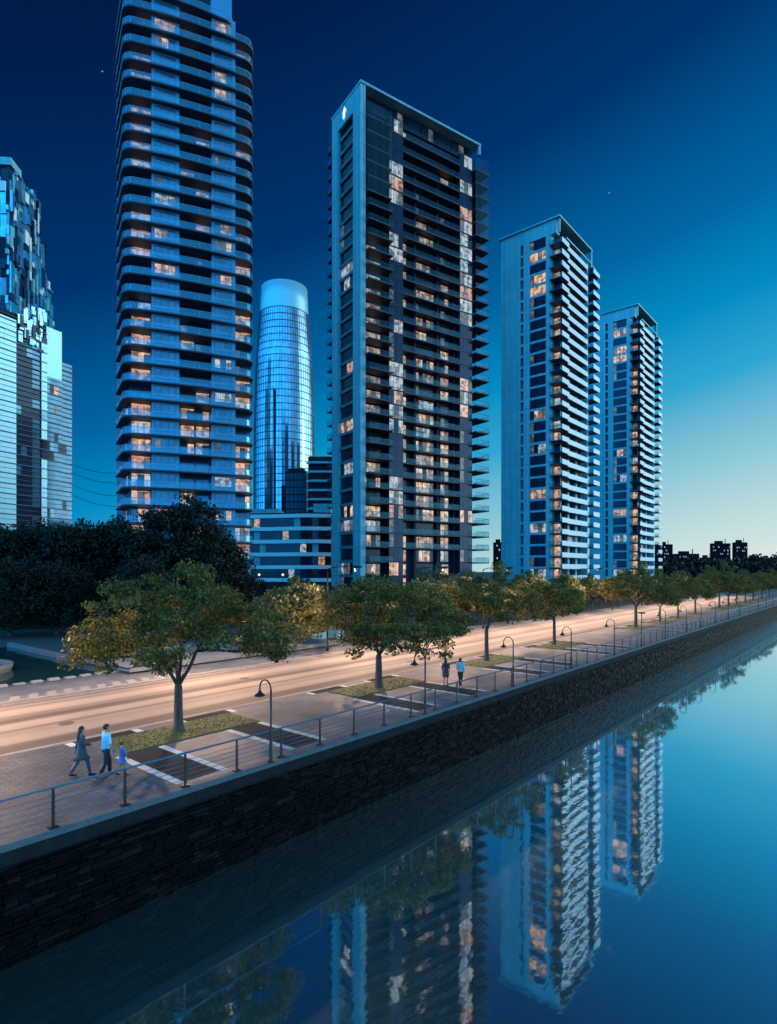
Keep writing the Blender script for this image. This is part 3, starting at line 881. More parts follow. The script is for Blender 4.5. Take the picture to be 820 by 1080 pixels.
def street_light(loc, rz, label):
    r = empty('street_light', loc, rz)
    tag(r, label, 'street light', 'street lights on the far side of the road')
    m = MB(); m.lathe([(0.14, 0), (0.14, 0.3), (0.08, 0.4), (0.05, HL)], 10); m.build('pole', M['lamp_grey'], r, smooth=True)
    YA = -3.4                                   # the arm reaches out over the far lane
    m = MB(); m.tube([(0, 0, HL - 0.05), (0, -0.7, HL + 0.14), (0, YA, HL + 0.22)], [0.045, 0.04, 0.03], 6); m.build('arm', M['lamp_grey'], r, smooth=True)
    m = MB(); m.box(-0.15, 0.15, YA - 0.6, YA + 0.05, HL + 0.14, HL + 0.26)
    m.box(-0.17, -0.152, YA - 0.62, YA + 0.07, HL + 0.04, HL + 0.26); m.box(0.152, 0.17, YA - 0.62, YA + 0.07, HL + 0.04, HL + 0.26)
    m.box(-0.15, 0.15, YA - 0.62, YA - 0.602, HL + 0.04, HL + 0.26); m.box(-0.07, 0.07, YA + 0.072, YA + 0.09, HL - 0.2, HL + 0.139)  # narrow back plate added to keep the bulb's light off the pole
    h = m.build('lamp_head', M['lamp_grey'], r)
    m = MB(); m.box(-0.11, 0.11, YA - 0.55, YA, HL + 0.125, HL + 0.135); m.build('lens', M['lamp_glow'], h)
    for L_, dy_ in ((sd, -0.42), (sd2, -0.2)):
        b = bpy.data.objects.new('bulb', L_); COL.objects.link(b); b.parent = h; b.location = (0, YA + dy_, HL + 0.04)
    return r
SL_S = [-24, -8, 7.5, 22, 36.5, 49.5, 63, 77, 92, 108, 125, 143, 162, 184]
for i, s in enumerate(SL_S):
    street_light(P(s, 20.6, -0.02), BANK, 'grey street light with a short arm over the far kerb, %s along the road' % ordn[i])
nl_ = street_light(P(2.2, 9.25, -0.02), BANK + math.pi, 'grey street light on the near kerb, just beyond the left edge of the picture')  # unseen lamp added to warm the left side of the nearest tree
nb_ = sd.copy(); nb_.energy = 3000
for c_ in nl_.children_recursive:
    if c_.type == 'LIGHT' and c_.data == sd: c_.data = nb_
nl_['group'] = 'street lights on the near kerb'
# three lit lanterns seen between the trees
def lantern(loc, label, h):
    r = empty('lantern_lamp', loc)
    tag(r, label, 'street lamp')
    m = MB(); m.lathe([(0.12, 0), (0.06, 0.4), (0.05, h)], 8); m.build('pole', M['lamp_grey'], r)
    m = MB(); m.lathe([(0.06, h), (0.16, h + 0.06), (0.22, h + 0.2), (0.16, h + 0.34), (0.06, h + 0.4)], 12); m.build('globe', M['lamp_glow'], r, smooth=True)
lantern(GP(273.5, 98), 'lit lantern on a pole beneath the low curved block, the left of two', 6.4)
lantern(GP(298.5, 98), 'lit lantern on a pole beneath the low curved block, the right of two', 6.4)
lantern(GP(711, 190), 'bright lit lantern above the far promenade trees', 4.4)

# ================================================================== PLAZA on the left
M['pool'] = glass('pool_water', (0.008, 0.035, 0.04), 0.1, 0.1, 0.05, 0.3)
M['platform'] = stone_noise('platform_concrete', (0.09, 0.10, 0.11), (0.15, 0.16, 0.165), 0.8)
M['planter_red'] = plain('red_planter', (0.10, 0.025, 0.03), 0.7)
M['teal_edge'] = plain('teal_planter_edge', (0.05, 0.14, 0.13), 0.6)
sheet('plaza', -45, 44, 23.603, 62, -0.03, stone_noise('plaza_paving', (0.025, 0.036, 0.04), (0.055, 0.07, 0.075), 0.5))
o = MB(); o.quad((-30, 24.6, -0.02), (19.2, 24.6, -0.02), (19.2, 45.5, -0.02), (-30, 45.5, -0.02))
o = o.build('pool_water', M['pool'], None, (OV.x, OV.y, 0), BANK); o['kind'] = 'structure'
pe = empty('pool_edge', (OV.x, OV.y, 0), BANK)
tag(pe, 'row of pale edging stones along the roadside rim of the pool', 'edging')
for k in range(28):
    m = MB(); s = -8 + k; m.box(s + 0.04, s + 0.66, 24.05 + 0.05 * (k % 2), 24.5, -0.03, 0.06 + 0.02 * (k % 3)); m.build('stone', M['kerb'], pe)
pf = empty('platform', (OV.x, OV.y, 0), BANK)
tag(pf, 'low white concrete platform beside the pool across the road', 'platform')
m = MB(); m.box(19.5, 40, 22.4, 32, 0.12, 0.42); m.build('slab', M['platform'], pf)
m = MB(); m.box(19.8, 39.7, 22.7, 31.8, -0.03, 0.12); m.build('plinth', M['dark_slab'], pf)
lw_ = MB(); lw_.box(19.3, 19.75, 32.05, 46, -0.03, 0.32)
tag(lw_.build('low_wall', M['platform'], None, (OV.x, OV.y, 0), BANK), 'long low pale wall running back from the platform past the pool', 'wall')
pn = empty('planter', (OV.x, OV.y, 0), BANK)
tag(pn, 'low planter with a teal edge and red plants on the platform', 'planter')
m = MB(); m.box(20.6, 27.5, 28.0, 28.25, 0.425, 0.85); m.box(20.6, 27.5, 31.3, 31.55, 0.425, 0.85); m.box(20.6, 20.85, 28.25, 31.3, 0.425, 0.85); m.box(27.25, 27.5, 28.25, 31.3, 0.425, 0.85); m.build('rim', M['teal_edge'], pn)
m = MB(); m.box(20.853, 27.247, 28.253, 31.297, 0.43, 0.75); m.build('soil', M['planter_red'], pn)
m = MB(); rp = random.Random(5)
for _ in range(900):
    x, y = rp.uniform(20.9, 27.2), rp.uniform(28.3, 31.2); a = rp.random() * 6.28; h = rp.uniform(.15, .5); c_, s_ = math.cos(a) * .08, math.sin(a) * .08
    m.quad((x - c_, y - s_, .75), (x + c_, y + s_, .75), (x + c_ * .4 + s_, y + s_ * .4 - c_, .75 + h), (x - c_ * .4 + s_, y - s_ * .4 - c_, .75 + h))
m.build('red_plants', leaf_mat('red_leaves', (0.05, 0.012, 0.015), (0.12, 0.03, 0.03), (0.2, 0.06, 0.05)), pn)
ft = empty('fountain', P(11.6, 32.2, -0.03))
tag(ft, 'round stone fountain basin at the left edge of the plaza', 'fountain')
m = MB(); m.lathe([(3.1, 0), (3.6, 0), (3.75, 0.35), (3.75, 0.5), (3.2, 0.5), (3.1, 0.4), (3.1, 0.0)], 40, cap=False); m.build('rim', M['platform'], ft, smooth=False)
m = MB(); m.lathe([(3.09, 0.02), (3.09, 0.3)], 40); m.build('water', M['pool'], ft)
fe = empty('fence', (OV.x, OV.y, 0), BANK)
tag(fe, 'dark metal bar fence behind the far pavement trees', 'fence')
for k in range(41):
    m = MB(); s = 46 + 2 * k; m.box(s - 0.04, s + 0.04, 24.4, 24.48, -0.16, 1.5); m.build('post', M['lamp_black'], fe)
for zz in (0.15, 1.35):
    m = MB(); m.box(46, 126, 24.42, 24.46, zz, zz + 0.05); m.build('rail', M['lamp_black'], fe)
m = MB()
for k in range(400): s = 46.2 + 0.2 * k; m.box(s - 0.012, s + 0.012, 24.43, 24.45, 0.2, 1.35)
m.build('bars', M['lamp_black'], fe)
lw2 = MB(); lw2.box(36, 45.5, 27.5, 28, -0.16, 1.3)
tag(lw2.build('low_wall', M['panel'], None, (OV.x, OV.y, 0), BANK), 'low blue grey wall behind the lamplit golden tree across the road', 'wall')

# ================================================================== TOWER with rounded balconies (left)
def tower_rounded():
    rng = random.Random(101)
    r = empty('apartment_tower', (-44.2, 100.0, 0), math.atan2(0.379, 0.925))
    tag(r, 'tall apartment tower ringed by rounded glass balconies, cut off at the top', 'tower')
    FH, Z0, N = 3.0, 3.3, 34
    ZT = Z0 + FH * N
    # walls
    m = MB()
    m.prism([(0.3, 2.2), (20.8, 2.2), (20.8, 16), (-2.4, 16), (-1.0, 8.5)], 0, ZT + 0.2)
    m.build('recessed_wall', M['deep_blue'], r)
    m = MB()
    for a, b in ((3.7, 8.2), (13.6, 17.7)): m.box(a, b, -0.75, 2.2, 0, ZT + 0.5)
    m.box(13.6, 17.2, 0.4, 9, ZT + 0.5, ZT + 18)
    m.build('wall', M['panel_blue'], r)
    m = MB(); m.box(-0.5, 13.597, 1.5, 14, ZT + 0.2, ZT + 15); m.build('penthouse_wall', M['glass_navy'], r)
    # slab outline with rounded corners and a slight bow
    def outline(off, right=22.0):
        pts = [(-2.3 - off, 8.8)]
        cx, cy, rad = 1.0, 0.7, 2.0 + off
        for k in range(9):
            a = R(195 + (270 - 195) * k / 8)
            pts.append((cx + rad * math.cos(a), cy + rad * math.sin(a)))
        for k in range(1, 12):
            q = k / 12
            pts.append((cx + (right - 1 - 2.0 - cx) * q, cy - rad - 0.55 * math.sin(math.pi * q)))
        cx2 = right - 3.0
        for k in range(9):
            a = R(270 + 90 * k / 8)
            pts.append((cx2 + rad * math.cos(a), cy + rad * math.sin(a)))
        pts.append((cx2 + rad, 9.0))
        return pts
    def floor_meshes(right, tall):
        o0 = outline(0.0, right); o1 = outline(-0.12, right)
        sl = MB(); sl.prism(o0, -0.22, 0.0)
        ed = MB()
        ed.tube([(x, y, 0.02) for x, y in outline(0.015, right)], 0.05, 4)  # pale line standing in for the highlight along the slab edge
        g = MB(); g.ribbon(o1, 0.06, 1.05)
        h = MB(); h.tube([(x, y, 1.12) for x, y in o1], 0.05, 5)
        for x, y in o1[1::3]: h.box(x - .03, x + .03, y - .03, y + .03, 0.0, 1.03)
        return sl.mesh('balcony', M['blue_slab']), ed.mesh('slab_trim', M['rail_metal']), g.mesh('glass_rail', M['rail_glass']), h.mesh('handrail', M['rail_metal'])
    std = floor_meshes(22.0, False); top = floor_meshes(18.6, False)
    win = Windows(rng)
    for k in range(N + 1):
        z = Z0 + FH * k
        ms = top if k == N else std
        b = obj('balcony', ms[0], r, (0, 0, z))
        obj('slab_trim', ms[1], b); obj('glass_rail', ms[2], b); obj('handrail', ms[3], b)
        if k == N: break
        low = k < 14
        pl_ = 0.55 if low else 0.34
        # window bays
        for a, w in ((4.2, 3.3), (14.1, 2.9)):
            win.add((a, -0.79, z + 0.75), 0, w, 1.75, 3, panes(rng, 3, 0.27, 0.7, 'glass_bay', 0.15), 1 if k > 8 else 0)
        # middle balcony and corner balconies, recessed glazing
        for a, w, c in ((0.45, 3.1, 3), (8.5, 2.3, 2), (11.1, 2.3, 2), (18.0, 2.7, 3)):
            ps = panes(rng, c, pl_ * (0.75 if a > 8 and a < 13 else 1.25), 0.85, 'glass_bay', 0.15)
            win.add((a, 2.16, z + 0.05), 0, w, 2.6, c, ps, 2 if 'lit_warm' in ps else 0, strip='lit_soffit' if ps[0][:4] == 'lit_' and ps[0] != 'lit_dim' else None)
        win.add((-0.47, 5.6, z + 0.05), R(-78.3), 1.7, 2.5, 2, panes(rng, 2, 0.4, 0.9, 'glass_navy', 0.1), -2)
    win.build(r)
    return r
tower_rounded()

# ================================================================== DARK TOWER in a pale frame (centre)
def tower_framed():
    rng = random.Random(202)
    r = empty('apartment_tower', (-5.6, 120.0, 0), math.atan2(0.555, 0.832))
    tag(r, 'dark apartment tower in a pale blue corner frame with a flat roof slab', 'tower')
    FH, N = 3.03, 33
    Z0 = 3.0
    ZT = Z0 + FH * N            # 103
    H = 106.6
    m = MB()
    m.box(0.9, 31.6, 2.0, 14.0, 0, ZT)
    m.box(2.0, 30.8, 1.7, 13.5, ZT, H - 0.503)
    m.build('wall', M['dark_panel'], r)
    m = MB()
    for a, b in ((7.0, 10.6), (26.5, 30.2)): m.box(a, b, 0.25, 1.997, 0, ZT - 0.3)
    for a in (14.2, 20.6, 25.4): m.box(a, a + 0.6, 1.2, 1.997, 0, ZT - 8)
    m.build('bay_wall', M['dark_panel'], r)
    # the pale frame
    f = MB()
    f.box(-0.35, 0.85, -0.4, 2.66, 0, H - 0.5)
    f.box(-0.35, 0.897, 9.1, 11.8, 0, H - 0.5)
    f.box(-0.35, 0.897, 2.663, 9.097, H - 4.6, H - 0.5)
    f.box(-0.45, 32.3, -0.6, 12.0, H - 0.497, H)
    f.box(31.7, 32.25, -0.55, 0.3, H - 2.6, H - 0.5)
    f.build('frame', M['panel'], r)
    e = MB()
    # white emblem on the roof band, a split leaf
    for pts in ([(0, 0.95), (0.55, 0.1), (0.2, -0.1), (0.12, -0.85), (-0.05, -0.2)], [(-0.1, 0.75), (-0.14, -0.9), (-0.5, -0.25), (-0.32, 0.0), (-0.5, 0.15)]):
        e.prism([(x * 1.5, y * 1.5) for x, y in pts], -0.04, 0.04)
    em = e.build('emblem', emis('white_lit_emblem', (0.85, 0.95, 1.0), 1.1), r, (-0.41, 6.2, H - 2.5))
    em.rotation_euler = (R(90), 0, R(-90))
    # balconies
    def balc(x0, x1, y0, y1, left, right, tall=None, glass_='rail_glass_dark', slabm='dark_slab'):
        s = MB(); s.box(x0, x1, y0, y1, -0.26, 0.0)
        h = tall or 1.0
        g = MB()
        pts = ([(x0 + .06, y1)] if left else []) + [(x0 + .06, y0 + .06), (x1 - .06, y0 + .06)] + ([(x1 - .06, y1)] if right else [])
        g.ribbon(pts, 0.05, h)
        hr = MB(); hr.tube([(x, y, h + 0.03) for x, y in pts], 0.035, 4)
        step = 1.6
        for (xa, ya), (xb, yb) in zip(pts[:-1], pts[1:]):
            n = max(1, int(math.hypot(xb - xa, yb - ya) / step))
            for i in range(n + 1):
                x, y = xa + (xb - xa) * i / n, ya + (yb - ya) * i / n
                hr.box(x - .02, x + .02, y - .02, y + .02, 0, h)
        return s.mesh('balcony', M[slabm]), g.mesh('glass_rail', M[glass_]), hr.mesh('handrail', M['rail_dim'])
    A = balc(0.95, 6.95, -1.55, 1.9, True, False); A5 = balc(0.95, 6.95, -1.0, 1.9, True, False, 2.7)
    C = balc(10.65, 26.45, 0.1, 1.95, False, False)
    E = balc(30.25, 34.4, -1.1, 4.5, False, True); E5 = balc(30.25, 34.4, -1.1, 4.5, False, True, 2.7)
    B = balc(-0.45, 0.88, 11.9, 13.9, True, False)
    win = Windows(rng)
    side = MB()
    for k in range(N):
        z = Z0 + FH * k
        topk = k >= N - 6
        for ms, ok in ((A5 if topk else A, k > 1), (C, k > 2), (E5 if topk else E, k > 1)):
            if not ok: continue
            b = obj('balcony', ms[0], r, (0, 0, z)); obj('glass_rail', ms[1], b); obj('handrail', ms[2], b)
        if k > 3:
            b = obj('rear_balcony', B[0], r, (0, 0, z)); obj('glass_rail', B[1], b); obj('handrail', B[2], b)
        wl = 0.44 if k < 26 else 0.36
        win.add((7.02, 0.2, z + 0.02), 0, 3.56, 2.85, 3, panes(rng, 3, wl, 0.3, 'glass_navy', 0.2), 3)
        win.add((26.52, 0.2, z + 0.02), 0, 3.66, 2.85, 3, panes(rng, 3, wl, 0.35, 'glass_navy', 0.2), 3)
        pw = (0.75 if k < 18 else 0.6) if k < 27 else 0.3
        win.add((10.7, 1.95, z + 0.05), 0, 1.9, 2.5, 2, panes(rng, 2, pw, 0.97, 'glass_dark'), 1.5)
        win.add((15.0, 1.95, z + 0.05), 0, 5.2, 2.5, 5, panes(rng, 5, pw, 0.9, 'glass_dark'), 0)
        win.add((22.2, 1.95, z + 0.05), 0, 2.3, 2.5, 2, panes(rng, 2, pw, 0.95, 'glass_dark'), 1.5)
        win.add((1.3, 1.95, z + 0.05), 0, 4.6, 2.5, 4, panes(rng, 4, 0.62 if k < 26 else 0.15, 0.92, 'glass_dark'), -6)
        # left face
        win.add((0.45, 9.05, z + 0.35), R(-90), 6.35, 2.4, 5, panes(rng, 5, 0.20, 0.4, 'glass_dark', 0.12), -20)
        side.box(0.1, 0.88, 2.67, 9.09, z - 0.3, z + 0.32)
    side.box(0.3, 0.88, 2.67, 9.09, ZT - 0.3, H - 4.6)
    side.build('spandrel', M['mid_slab'], r)
    for x, w in ((4.0, 9), (13.2, 8), (21.5, 8.8)):
        win.add((x, 1.66, ZT + 0.1), 0, w, 2.8, 6, ['glass_navy', 'glass_navy', 'glass_dark', 'glass_navy', 'lit_dim', 'glass_dark'], -30)
    win.build(r)
    m = MB(); m.box(13, 25, -3.2, 0.0, 4.6, 4.9); m.build('entrance_canopy', emis('lit_canopy_edge', (0.9, 0.95, 1.0), 0.8), r)
    return r
tower_framed()

# ================================================================== PALE TWIN TOWERS (right)
def tower_pale():
    rng = random.Random(303)
    r = empty('apartment_tower', (41.2, 144.0, 0), BANK)
    FH, N, Z0 = 2.83, 30, 5.0
    ZT = Z0 + FH * N       # 89.9
    H = 93.7
    m = MB()
    m.box(0, 2.0, 9.9, 15.4, 0, ZT); m.box(0, 2.0, 7.3, 9.1, 0, ZT); m.box(0, 2.0, 1.7, 2.95, 0, ZT)
    m.box(0, 2.0, 0.3, 15.4, ZT + 0.003, H - 0.4)
    m.build('side_wall', M['panel_pale'], r)
    m = MB(); m.box(2.003, 23.0, 1.8, 15.3, 0, ZT); m.box(2.003, 19, 4.0, 15.2, ZT, H - 1.0); m.build('recessed_wall', M['dark_panel'], r)
    m = MB()
    for a, b in ((3.9, 4.5), (8.3, 9.5), (13.3, 14.6), (17.0, 17.35)): m.box(a, b, 0.9, 1.797, 0, ZT - 1)
    m.box(18.4, 18.9, -0.3, 1.797, 0, ZT)
    m.build('pier', M['panel_pale'], r)
    m = MB()
    m.box(-0.5, 20.6, -0.9, 15.9, H - 0.4, H)
    m.box(0.2, 0.6, -0.6, 0.0, ZT, H - 0.4)
    m.box(20.0, 20.5, -0.8, 0.0, ZT - 1.0, H - 0.4)
    m.box(4.0, 20.0, -0.75, -0.45, ZT - 0.1, ZT + 0.25)
    m.box(20.6, 23.6, -0.8, 3, ZT - 0.6, ZT - 0.3)
    m.build('roof_frame', M['panel_pale'], r)
    def balc(x0, x1, y0, y1, left_glass):
        s = MB(); s.box(x0, x1, y0, y1, -0.22, 0.0); s = s.mesh('balcony', M['dark_slab'])
        g = MB(); g.box(x0, x1, y0 - 0.1, y0 - 0.003, -0.28, 0.92); g = g.mesh('parapet', M['white_panel'])
        h = MB(); h.ribbon([(x0 + .05, y1), (x0 + .05, y0)], 0.05, 0.95)
        h2 = MB(); h2.ribbon([(x1 - .05, y1), (x1 - .05, y0)], 0.05, 0.95)
        return s, g, h.mesh('glass_side', M['rail_glass_dark']), h2.mesh('glass_side', M['rail_glass_dark'])
    B1 = balc(-0.6, 3.6, -1.5, 1.79, True); B2 = balc(4.1, 16.9, -0.9, 1.79, False); B3 = balc(19.2, 23.6, -1.6, 1.5, True)
    win = Windows(rng)
    sp = MB()
    for k in range(N):
        z = Z0 + FH * k
        for ms in (B1, B2, B3):
            b = obj('balcony', ms[0], r, (0, 0, z)); obj('parapet', ms[1], b); obj('glass_side', ms[2], b); obj('glass_side', ms[3], b)
        win.add((0.18, 7.27, z + 0.30), R(-90), 4.3, 2.28, 4, panes(rng, 4, 0.38, 0.92, 'glass_navy', 0.3), 10)
        win.add((0.18, 9.07, z + 0.30), R(-90), 0.76, 2.2, 1, panes(rng, 1, 0.35, 0.9, 'glass_navy', 0.2), -4)
        sp.box(0.05, 2.0, 2.953, 7.297, z - 0.24, z + 0.29); sp.box(0.05, 2.0, 9.103, 9.897, z - 0.3, z + 0.29)
        win.add((1.96, 1.65, z + 0.05), R(-90), 1.6, 2.4, 1, panes(rng, 1, 0.6, 0.85, 'glass_dark'), 6)
        win.add((2.1, 1.76, z + 0.05), 0, 1.7, 2.4, 2, panes(rng, 2, 0.5, 0.8, 'glass_dark'), 5)
        for a, w in ((4.6, 3.6), (9.6, 3.6), (14.7, 2.2)):
            win.add((a, 1.76, z + 0.02), 0, w, 2.45, 3, panes(rng, 3, 0.16, 0.75, 'glass_dark'), -8)
        win.add((19.6, 1.76, z + 0.05), 0, 3.0, 2.4, 2, panes(rng, 2, 0.4, 0.4, 'glass_navy'), -8)
    sp.build('spandrel', M['panel_pale'], r)
    win.build(r)
    return r
tp = tower_pale()
tag(tp, 'pale twin tower with white balcony fronts, the nearer and larger of the pair', 'tower', 'pale twin towers by the river')
tp2 = copy_tree(tp)
v = Vector((41.2, 144, 0)) + PV * 61.5 + NV * 0.6
tp2.location = v
tp2['label'] = 'pale twin tower with white balcony fronts, the farther and smaller of the pair'

# ================================================================== ROUND GLASS TOWER
def tower_round():
    r = empty('round_glass_tower', (-47.7, 270, 0))
    tag(r, 'round blue glass tower narrowing towards a bright glazed crown', 'tower')
    prof = [(13.5, 0), (13.75, 30), (13.7, 60), (13.35, 82), (12.6, 104), (11.6, 117), (11.1, 123.5)]
    def rad(z):
        for (r0, z0), (r1, z1) in zip(prof[:-1], prof[1:]):
            if z <= z1: return r0 + (r1 - r0) * (z - z0) / (z1 - z0)
        return prof[-1][0]
    n = 64
    zs = [123.5 * i / 40 for i in range(41)]
    m = MB(); m.lathe([(rad(z), z) for z in zs], n); m.build('glass_skin', M['glass_sky'], r, smooth=False)
    g = MB()
    for z in zs[1:]:
        q = rad(z) + 0.10
        g.lathe([(q - 0.3, z - 0.16), (q, z - 0.16), (q, z + 0.16), (q - 0.3, z + 0.16)], n)
    for k in range(n):
        a = 2 * math.pi * k / n
        pts = [((rad(z) + 0.02) * math.cos(a), (rad(z) + 0.02) * math.sin(a), z) for z in zs[::4]]
        g.tube(pts, 0.10, 4)
    g.build('mullion_grid', M['dark_slab'], r)
    c = MB(); c.lathe([(10.95, 123.7), (10.7, 129), (10.35, 135.8), (10.05, 135.8), (10.4, 129), (10.6, 123.7)], n, cap=False)
    c.build('crown', M['crown_glass'], r, smooth=True)
    b = MB(); b.box(-2.3, -1.5, -14.0, -12.9, 0, 86); b.build('shadow_gap', M['dark_panel'], r)  # upright dark strip on the side facing the camera
    return r
tower_round()

# ================================================================== STRIPED GLASS TOWER and PATCHWORK TOWER (far left)
def tower_striped():
    rng = random.Random(404)
    r = empty('glass_tower', (-108.8, 165, 0), math.atan2(0.914, 0.407))
    tag(r, 'blue glass tower with thin floor stripes and one bright pale band', 'tower')
    H = 81
    body = MB()
    body.box(-26, 14.0, 0.3, 24, 0, H)
    body.build('wall', M['dark_panel'], r)
    right = MB(); right.box(14.0, 19.5, 0.6, 20, 0, 66); right.box(19.5, 23.3, 1.2, 18, 0, 72); right.build('wing_wall', M['dark_panel'], r)
    # bays (u0, u1, v, ztop, material)
    bays = [(-26, -3.5, 0.2, H, 'glass_bay'), (-3.5, -0.5, 0.1, H - 1, 'glass_navy'), (-0.5, 4.6, -0.1, H - 2, 'crown_glass'), (4.6, 9.6, 0.2, H - 6, 'glass_navy'),
            (9.6, 12.2, 0.2, H - 6, 'glass_bay'), (12.2, 14.0, -0.2, H - 4, 'crown_glass'), (14.0, 19.5, 0.5, 66, 'glass_bay'), (19.5, 23.3, 1.1, 72, 'glass_bay')]
    FH = 2.9
    for a, b, vv, zt, mt in bays:
        m = MB(); names = [mt, 'glass_navy', 'glass_blue', 'lit_dim', 'lit_warm', 'glass_dark']
        z = 0.0
        while z < zt:
            z1 = min(zt, z + FH)
            n = max(1, int((b - a) / 1.3))
            for i in range(n):
                x0, x1 = a + (b - a) * i / n, a + (b - a) * (i + 1) / n
                q = rng.random()
                mi = 0
                if mt != 'crown_glass' or vv == -0.2:
                    mi = 0 if q < 0.84 else 1 if q < 0.90 else 2 if q < 0.95 else 5 if q < 0.985 else 3 if q < 0.995 else 4
                d = rng.uniform(0, 0.04)
                m.quad((x0, vv - d, z), (x1, vv - d, z), (x1, vv - d, z1), (x0, vv - d, z1), mi)
            z = z1
        m.build('glazing', [M[k] for k in names], r)
    s = MB()
    z = FH
    while z < H - 1:
        s.box(-26, 14.0, -0.32, 0.25, z - 0.14, z + 0.14)
        s.box(-26, 14.0, -0.22, 0.25, z + FH / 2 - 0.06, z + FH / 2 + 0.06)
        if z < 65: s.box(14.05, 19.4, 0.15, 0.48, z - 0.14, z + 0.14); s.box(14.05, 19.4, 0.25, 0.48, z + FH / 2 - 0.06, z + FH / 2 + 0.06)
        if z < 71: s.box(19.45, 23.4, 0.7, 1.08, z - 0.14, z + 0.14); s.box(19.45, 23.4, 0.8, 1.08, z + FH / 2 - 0.06, z + FH / 2 + 0.06)
        z += FH
    s.build('floor_stripes', M['mid_slab'], r)
    p = MB(); p.box(14.2, 19.3, 0.4, 12, 66.003, 81); p.build('rooftop_block', M['crown_glass'], r)
    q_ = MB()
    for k in range(46):
        a = rng.uniform(4.6, 13.2); zz = rng.uniform(72, 83); w_ = rng.uniform(0.5, 1.4); d_ = rng.uniform(-0.5, 0.1)
        q_.box(a, min(13.9, a + w_), d_, 0.19, zz, zz + rng.uniform(0.8, 4), k % 3)
    q_.build('roof_screen', [M['crown_glass'], M['glass_sky'], M['glass_navy']], r)
    return r
tower_striped()

def tower_patchwork():
    rng = random.Random(505)
    r = empty('patchwork_tower', (-121.6, 190, 0), math.atan2(0.995, -0.1045))
    tag(r, 'taller tower at far left with a jagged patchwork of pale and dark panels', 'tower')
    steps = [(0, 20, 138), (20, 25, 125), (25, 28.5, 112), (28.5, 31.5, 100)]
    m = MB()
    for a, b, h in steps: m.box(a, b - 0.003, 0.5, 26, 0, h - 0.5)
    m.build('wall', M['dark_panel'], r)
    names = ['glass_sky', 'glass_pale', 'glass_navy', 'dark_panel', 'glass_blue', 'white_panel', 'panel_pale']
    wts = [0.24, 0.26, 0.16, 0.06, 0.10, 0.08, 0.10]
    def face(m, put, length, height):
        x = 0
        while x < length - 0.3:
            w = min(rng.choice([0.9, 1.3, 1.8, 2.5]), length - x)
            z = 50 + rng.uniform(0, 3)
            top = height(x + w / 2)
            while z < top:
                h = min(rng.choice([1.6, 2.6, 3.2, 4.5, 7.0]), top - z + rng.uniform(-1.5, 1.0))
                if h < 0.4: break
                mi = rng.choices(range(7), wts)[0]
                d = rng.choice([0.0, 0.15, 0.4, 0.8])
                put(m, x, w, z, h, d, mi)
                z += h
            x += w
    m1 = MB()
    hfun = lambda x: next((h for a, b, h in steps if a <= x < b), 103)
    face(m1, lambda m, x, w, z, h, d, mi: m.box(x + .02, x + w - .02, 0.45 - d, 0.49, z + .02, z + h - .02, mi), 31.5, hfun)
    m1.build('panel_facade', [M[k] for k in names], r)
    m2 = MB()
    face(m2, lambda m, x, w, z, h, d, mi: m.box(-0.05 - d, -0.01, 0.55 + x + .02, 0.55 + x + w - .02, z + .02, z + h - .02, mi), 25.4, lambda x: 138)
    m2.build('panel_facade', [M[k] for k in names], r)
    m3 = MB(); m3.box(-0.6, 6, -0.2, 26, 137.6, 140); m3.build('roof', M['panel_pale'], r)
    return r
tower_patchwork()

# ================================================================== SMALLER BLOCKS between the towers
def low_curved():
    rng = random.Random(606)
    r = empty('curved_block', (-44.5, 186, 0))
    tag(r, 'low curved block with white bands below the round glass tower', 'building')
    def path(off):
        pts = []
        for k in range(15):
            q = k / 14
            x = 0.0 + 26.5 * q
            y = -2.6 * math.sin(q * math.pi * 0.9) * (1 - q) - 0.35 * x * 0.25 + 1.2 * math.sin(q * math.pi * 2) + off
            pts.append((x, y))
        return pts
    w = MB(); pa = path(0.9); w.prism(pa + [(26.5, 16), (0, 16)], 0, 25.3); w.build('wall', M['dark_panel'], r)
    for k in range(6):
        z = 3.5 + 4.0 * k
        b = MB()
        a0, a1 = path(0.0), path(1.0)
        b.prism(a0 + a1[::-1], z + .15, z + 1.3); b.build('floor_band', M['white_panel'], r)
        if k == 5: continue
        g = MB(); names = ['glass_navy', 'glass_dark', 'lit_peach', 'lit_white', 'panel']
        for (x0, y0), (x1, y1) in zip(path(0.75)[:-1], path(0.75)[1:]):
            mi = rng.choices(range(5), [.25, .57, .07, .06, .05])[0]
            g.quad((x0, y0, z + 1.36), (x1, y1, z + 1.36), (x1, y1, z + 3.99), (x0, y0, z + 3.99), mi)
        g.build('window_band', [M[q] for q in names], r)
    m = MB(); m.box(0, 9, 4, 14, 25.3, 27); m.box(20.5, 26, 2, 14, 25.3, 28.5); m.build('roof_plant', M['panel'], r)
low_curved()

def slab_block():
    r = empty('balcony_block', (-29.5, 215, 0))
    tag(r, 'dark block with stacked pale balcony edges beside the framed tower', 'building')
    w = MB(); w.box(0, 12, 1.2, 14, 0, 49); w.build('wall', M['dark_panel'], r)
    for k in range(13):
        z = 6 + 3.35 * k
        b = MB(); b.prism([(-0.6, 1.0), (1.5, -0.6), (9.5, -0.6), (11.5, 0.2), (11.5, 1.19), (-0.6, 1.19)], z, z + 0.75); b.build('balcony', M['panel_pale'], r)
    return r
slab_block()

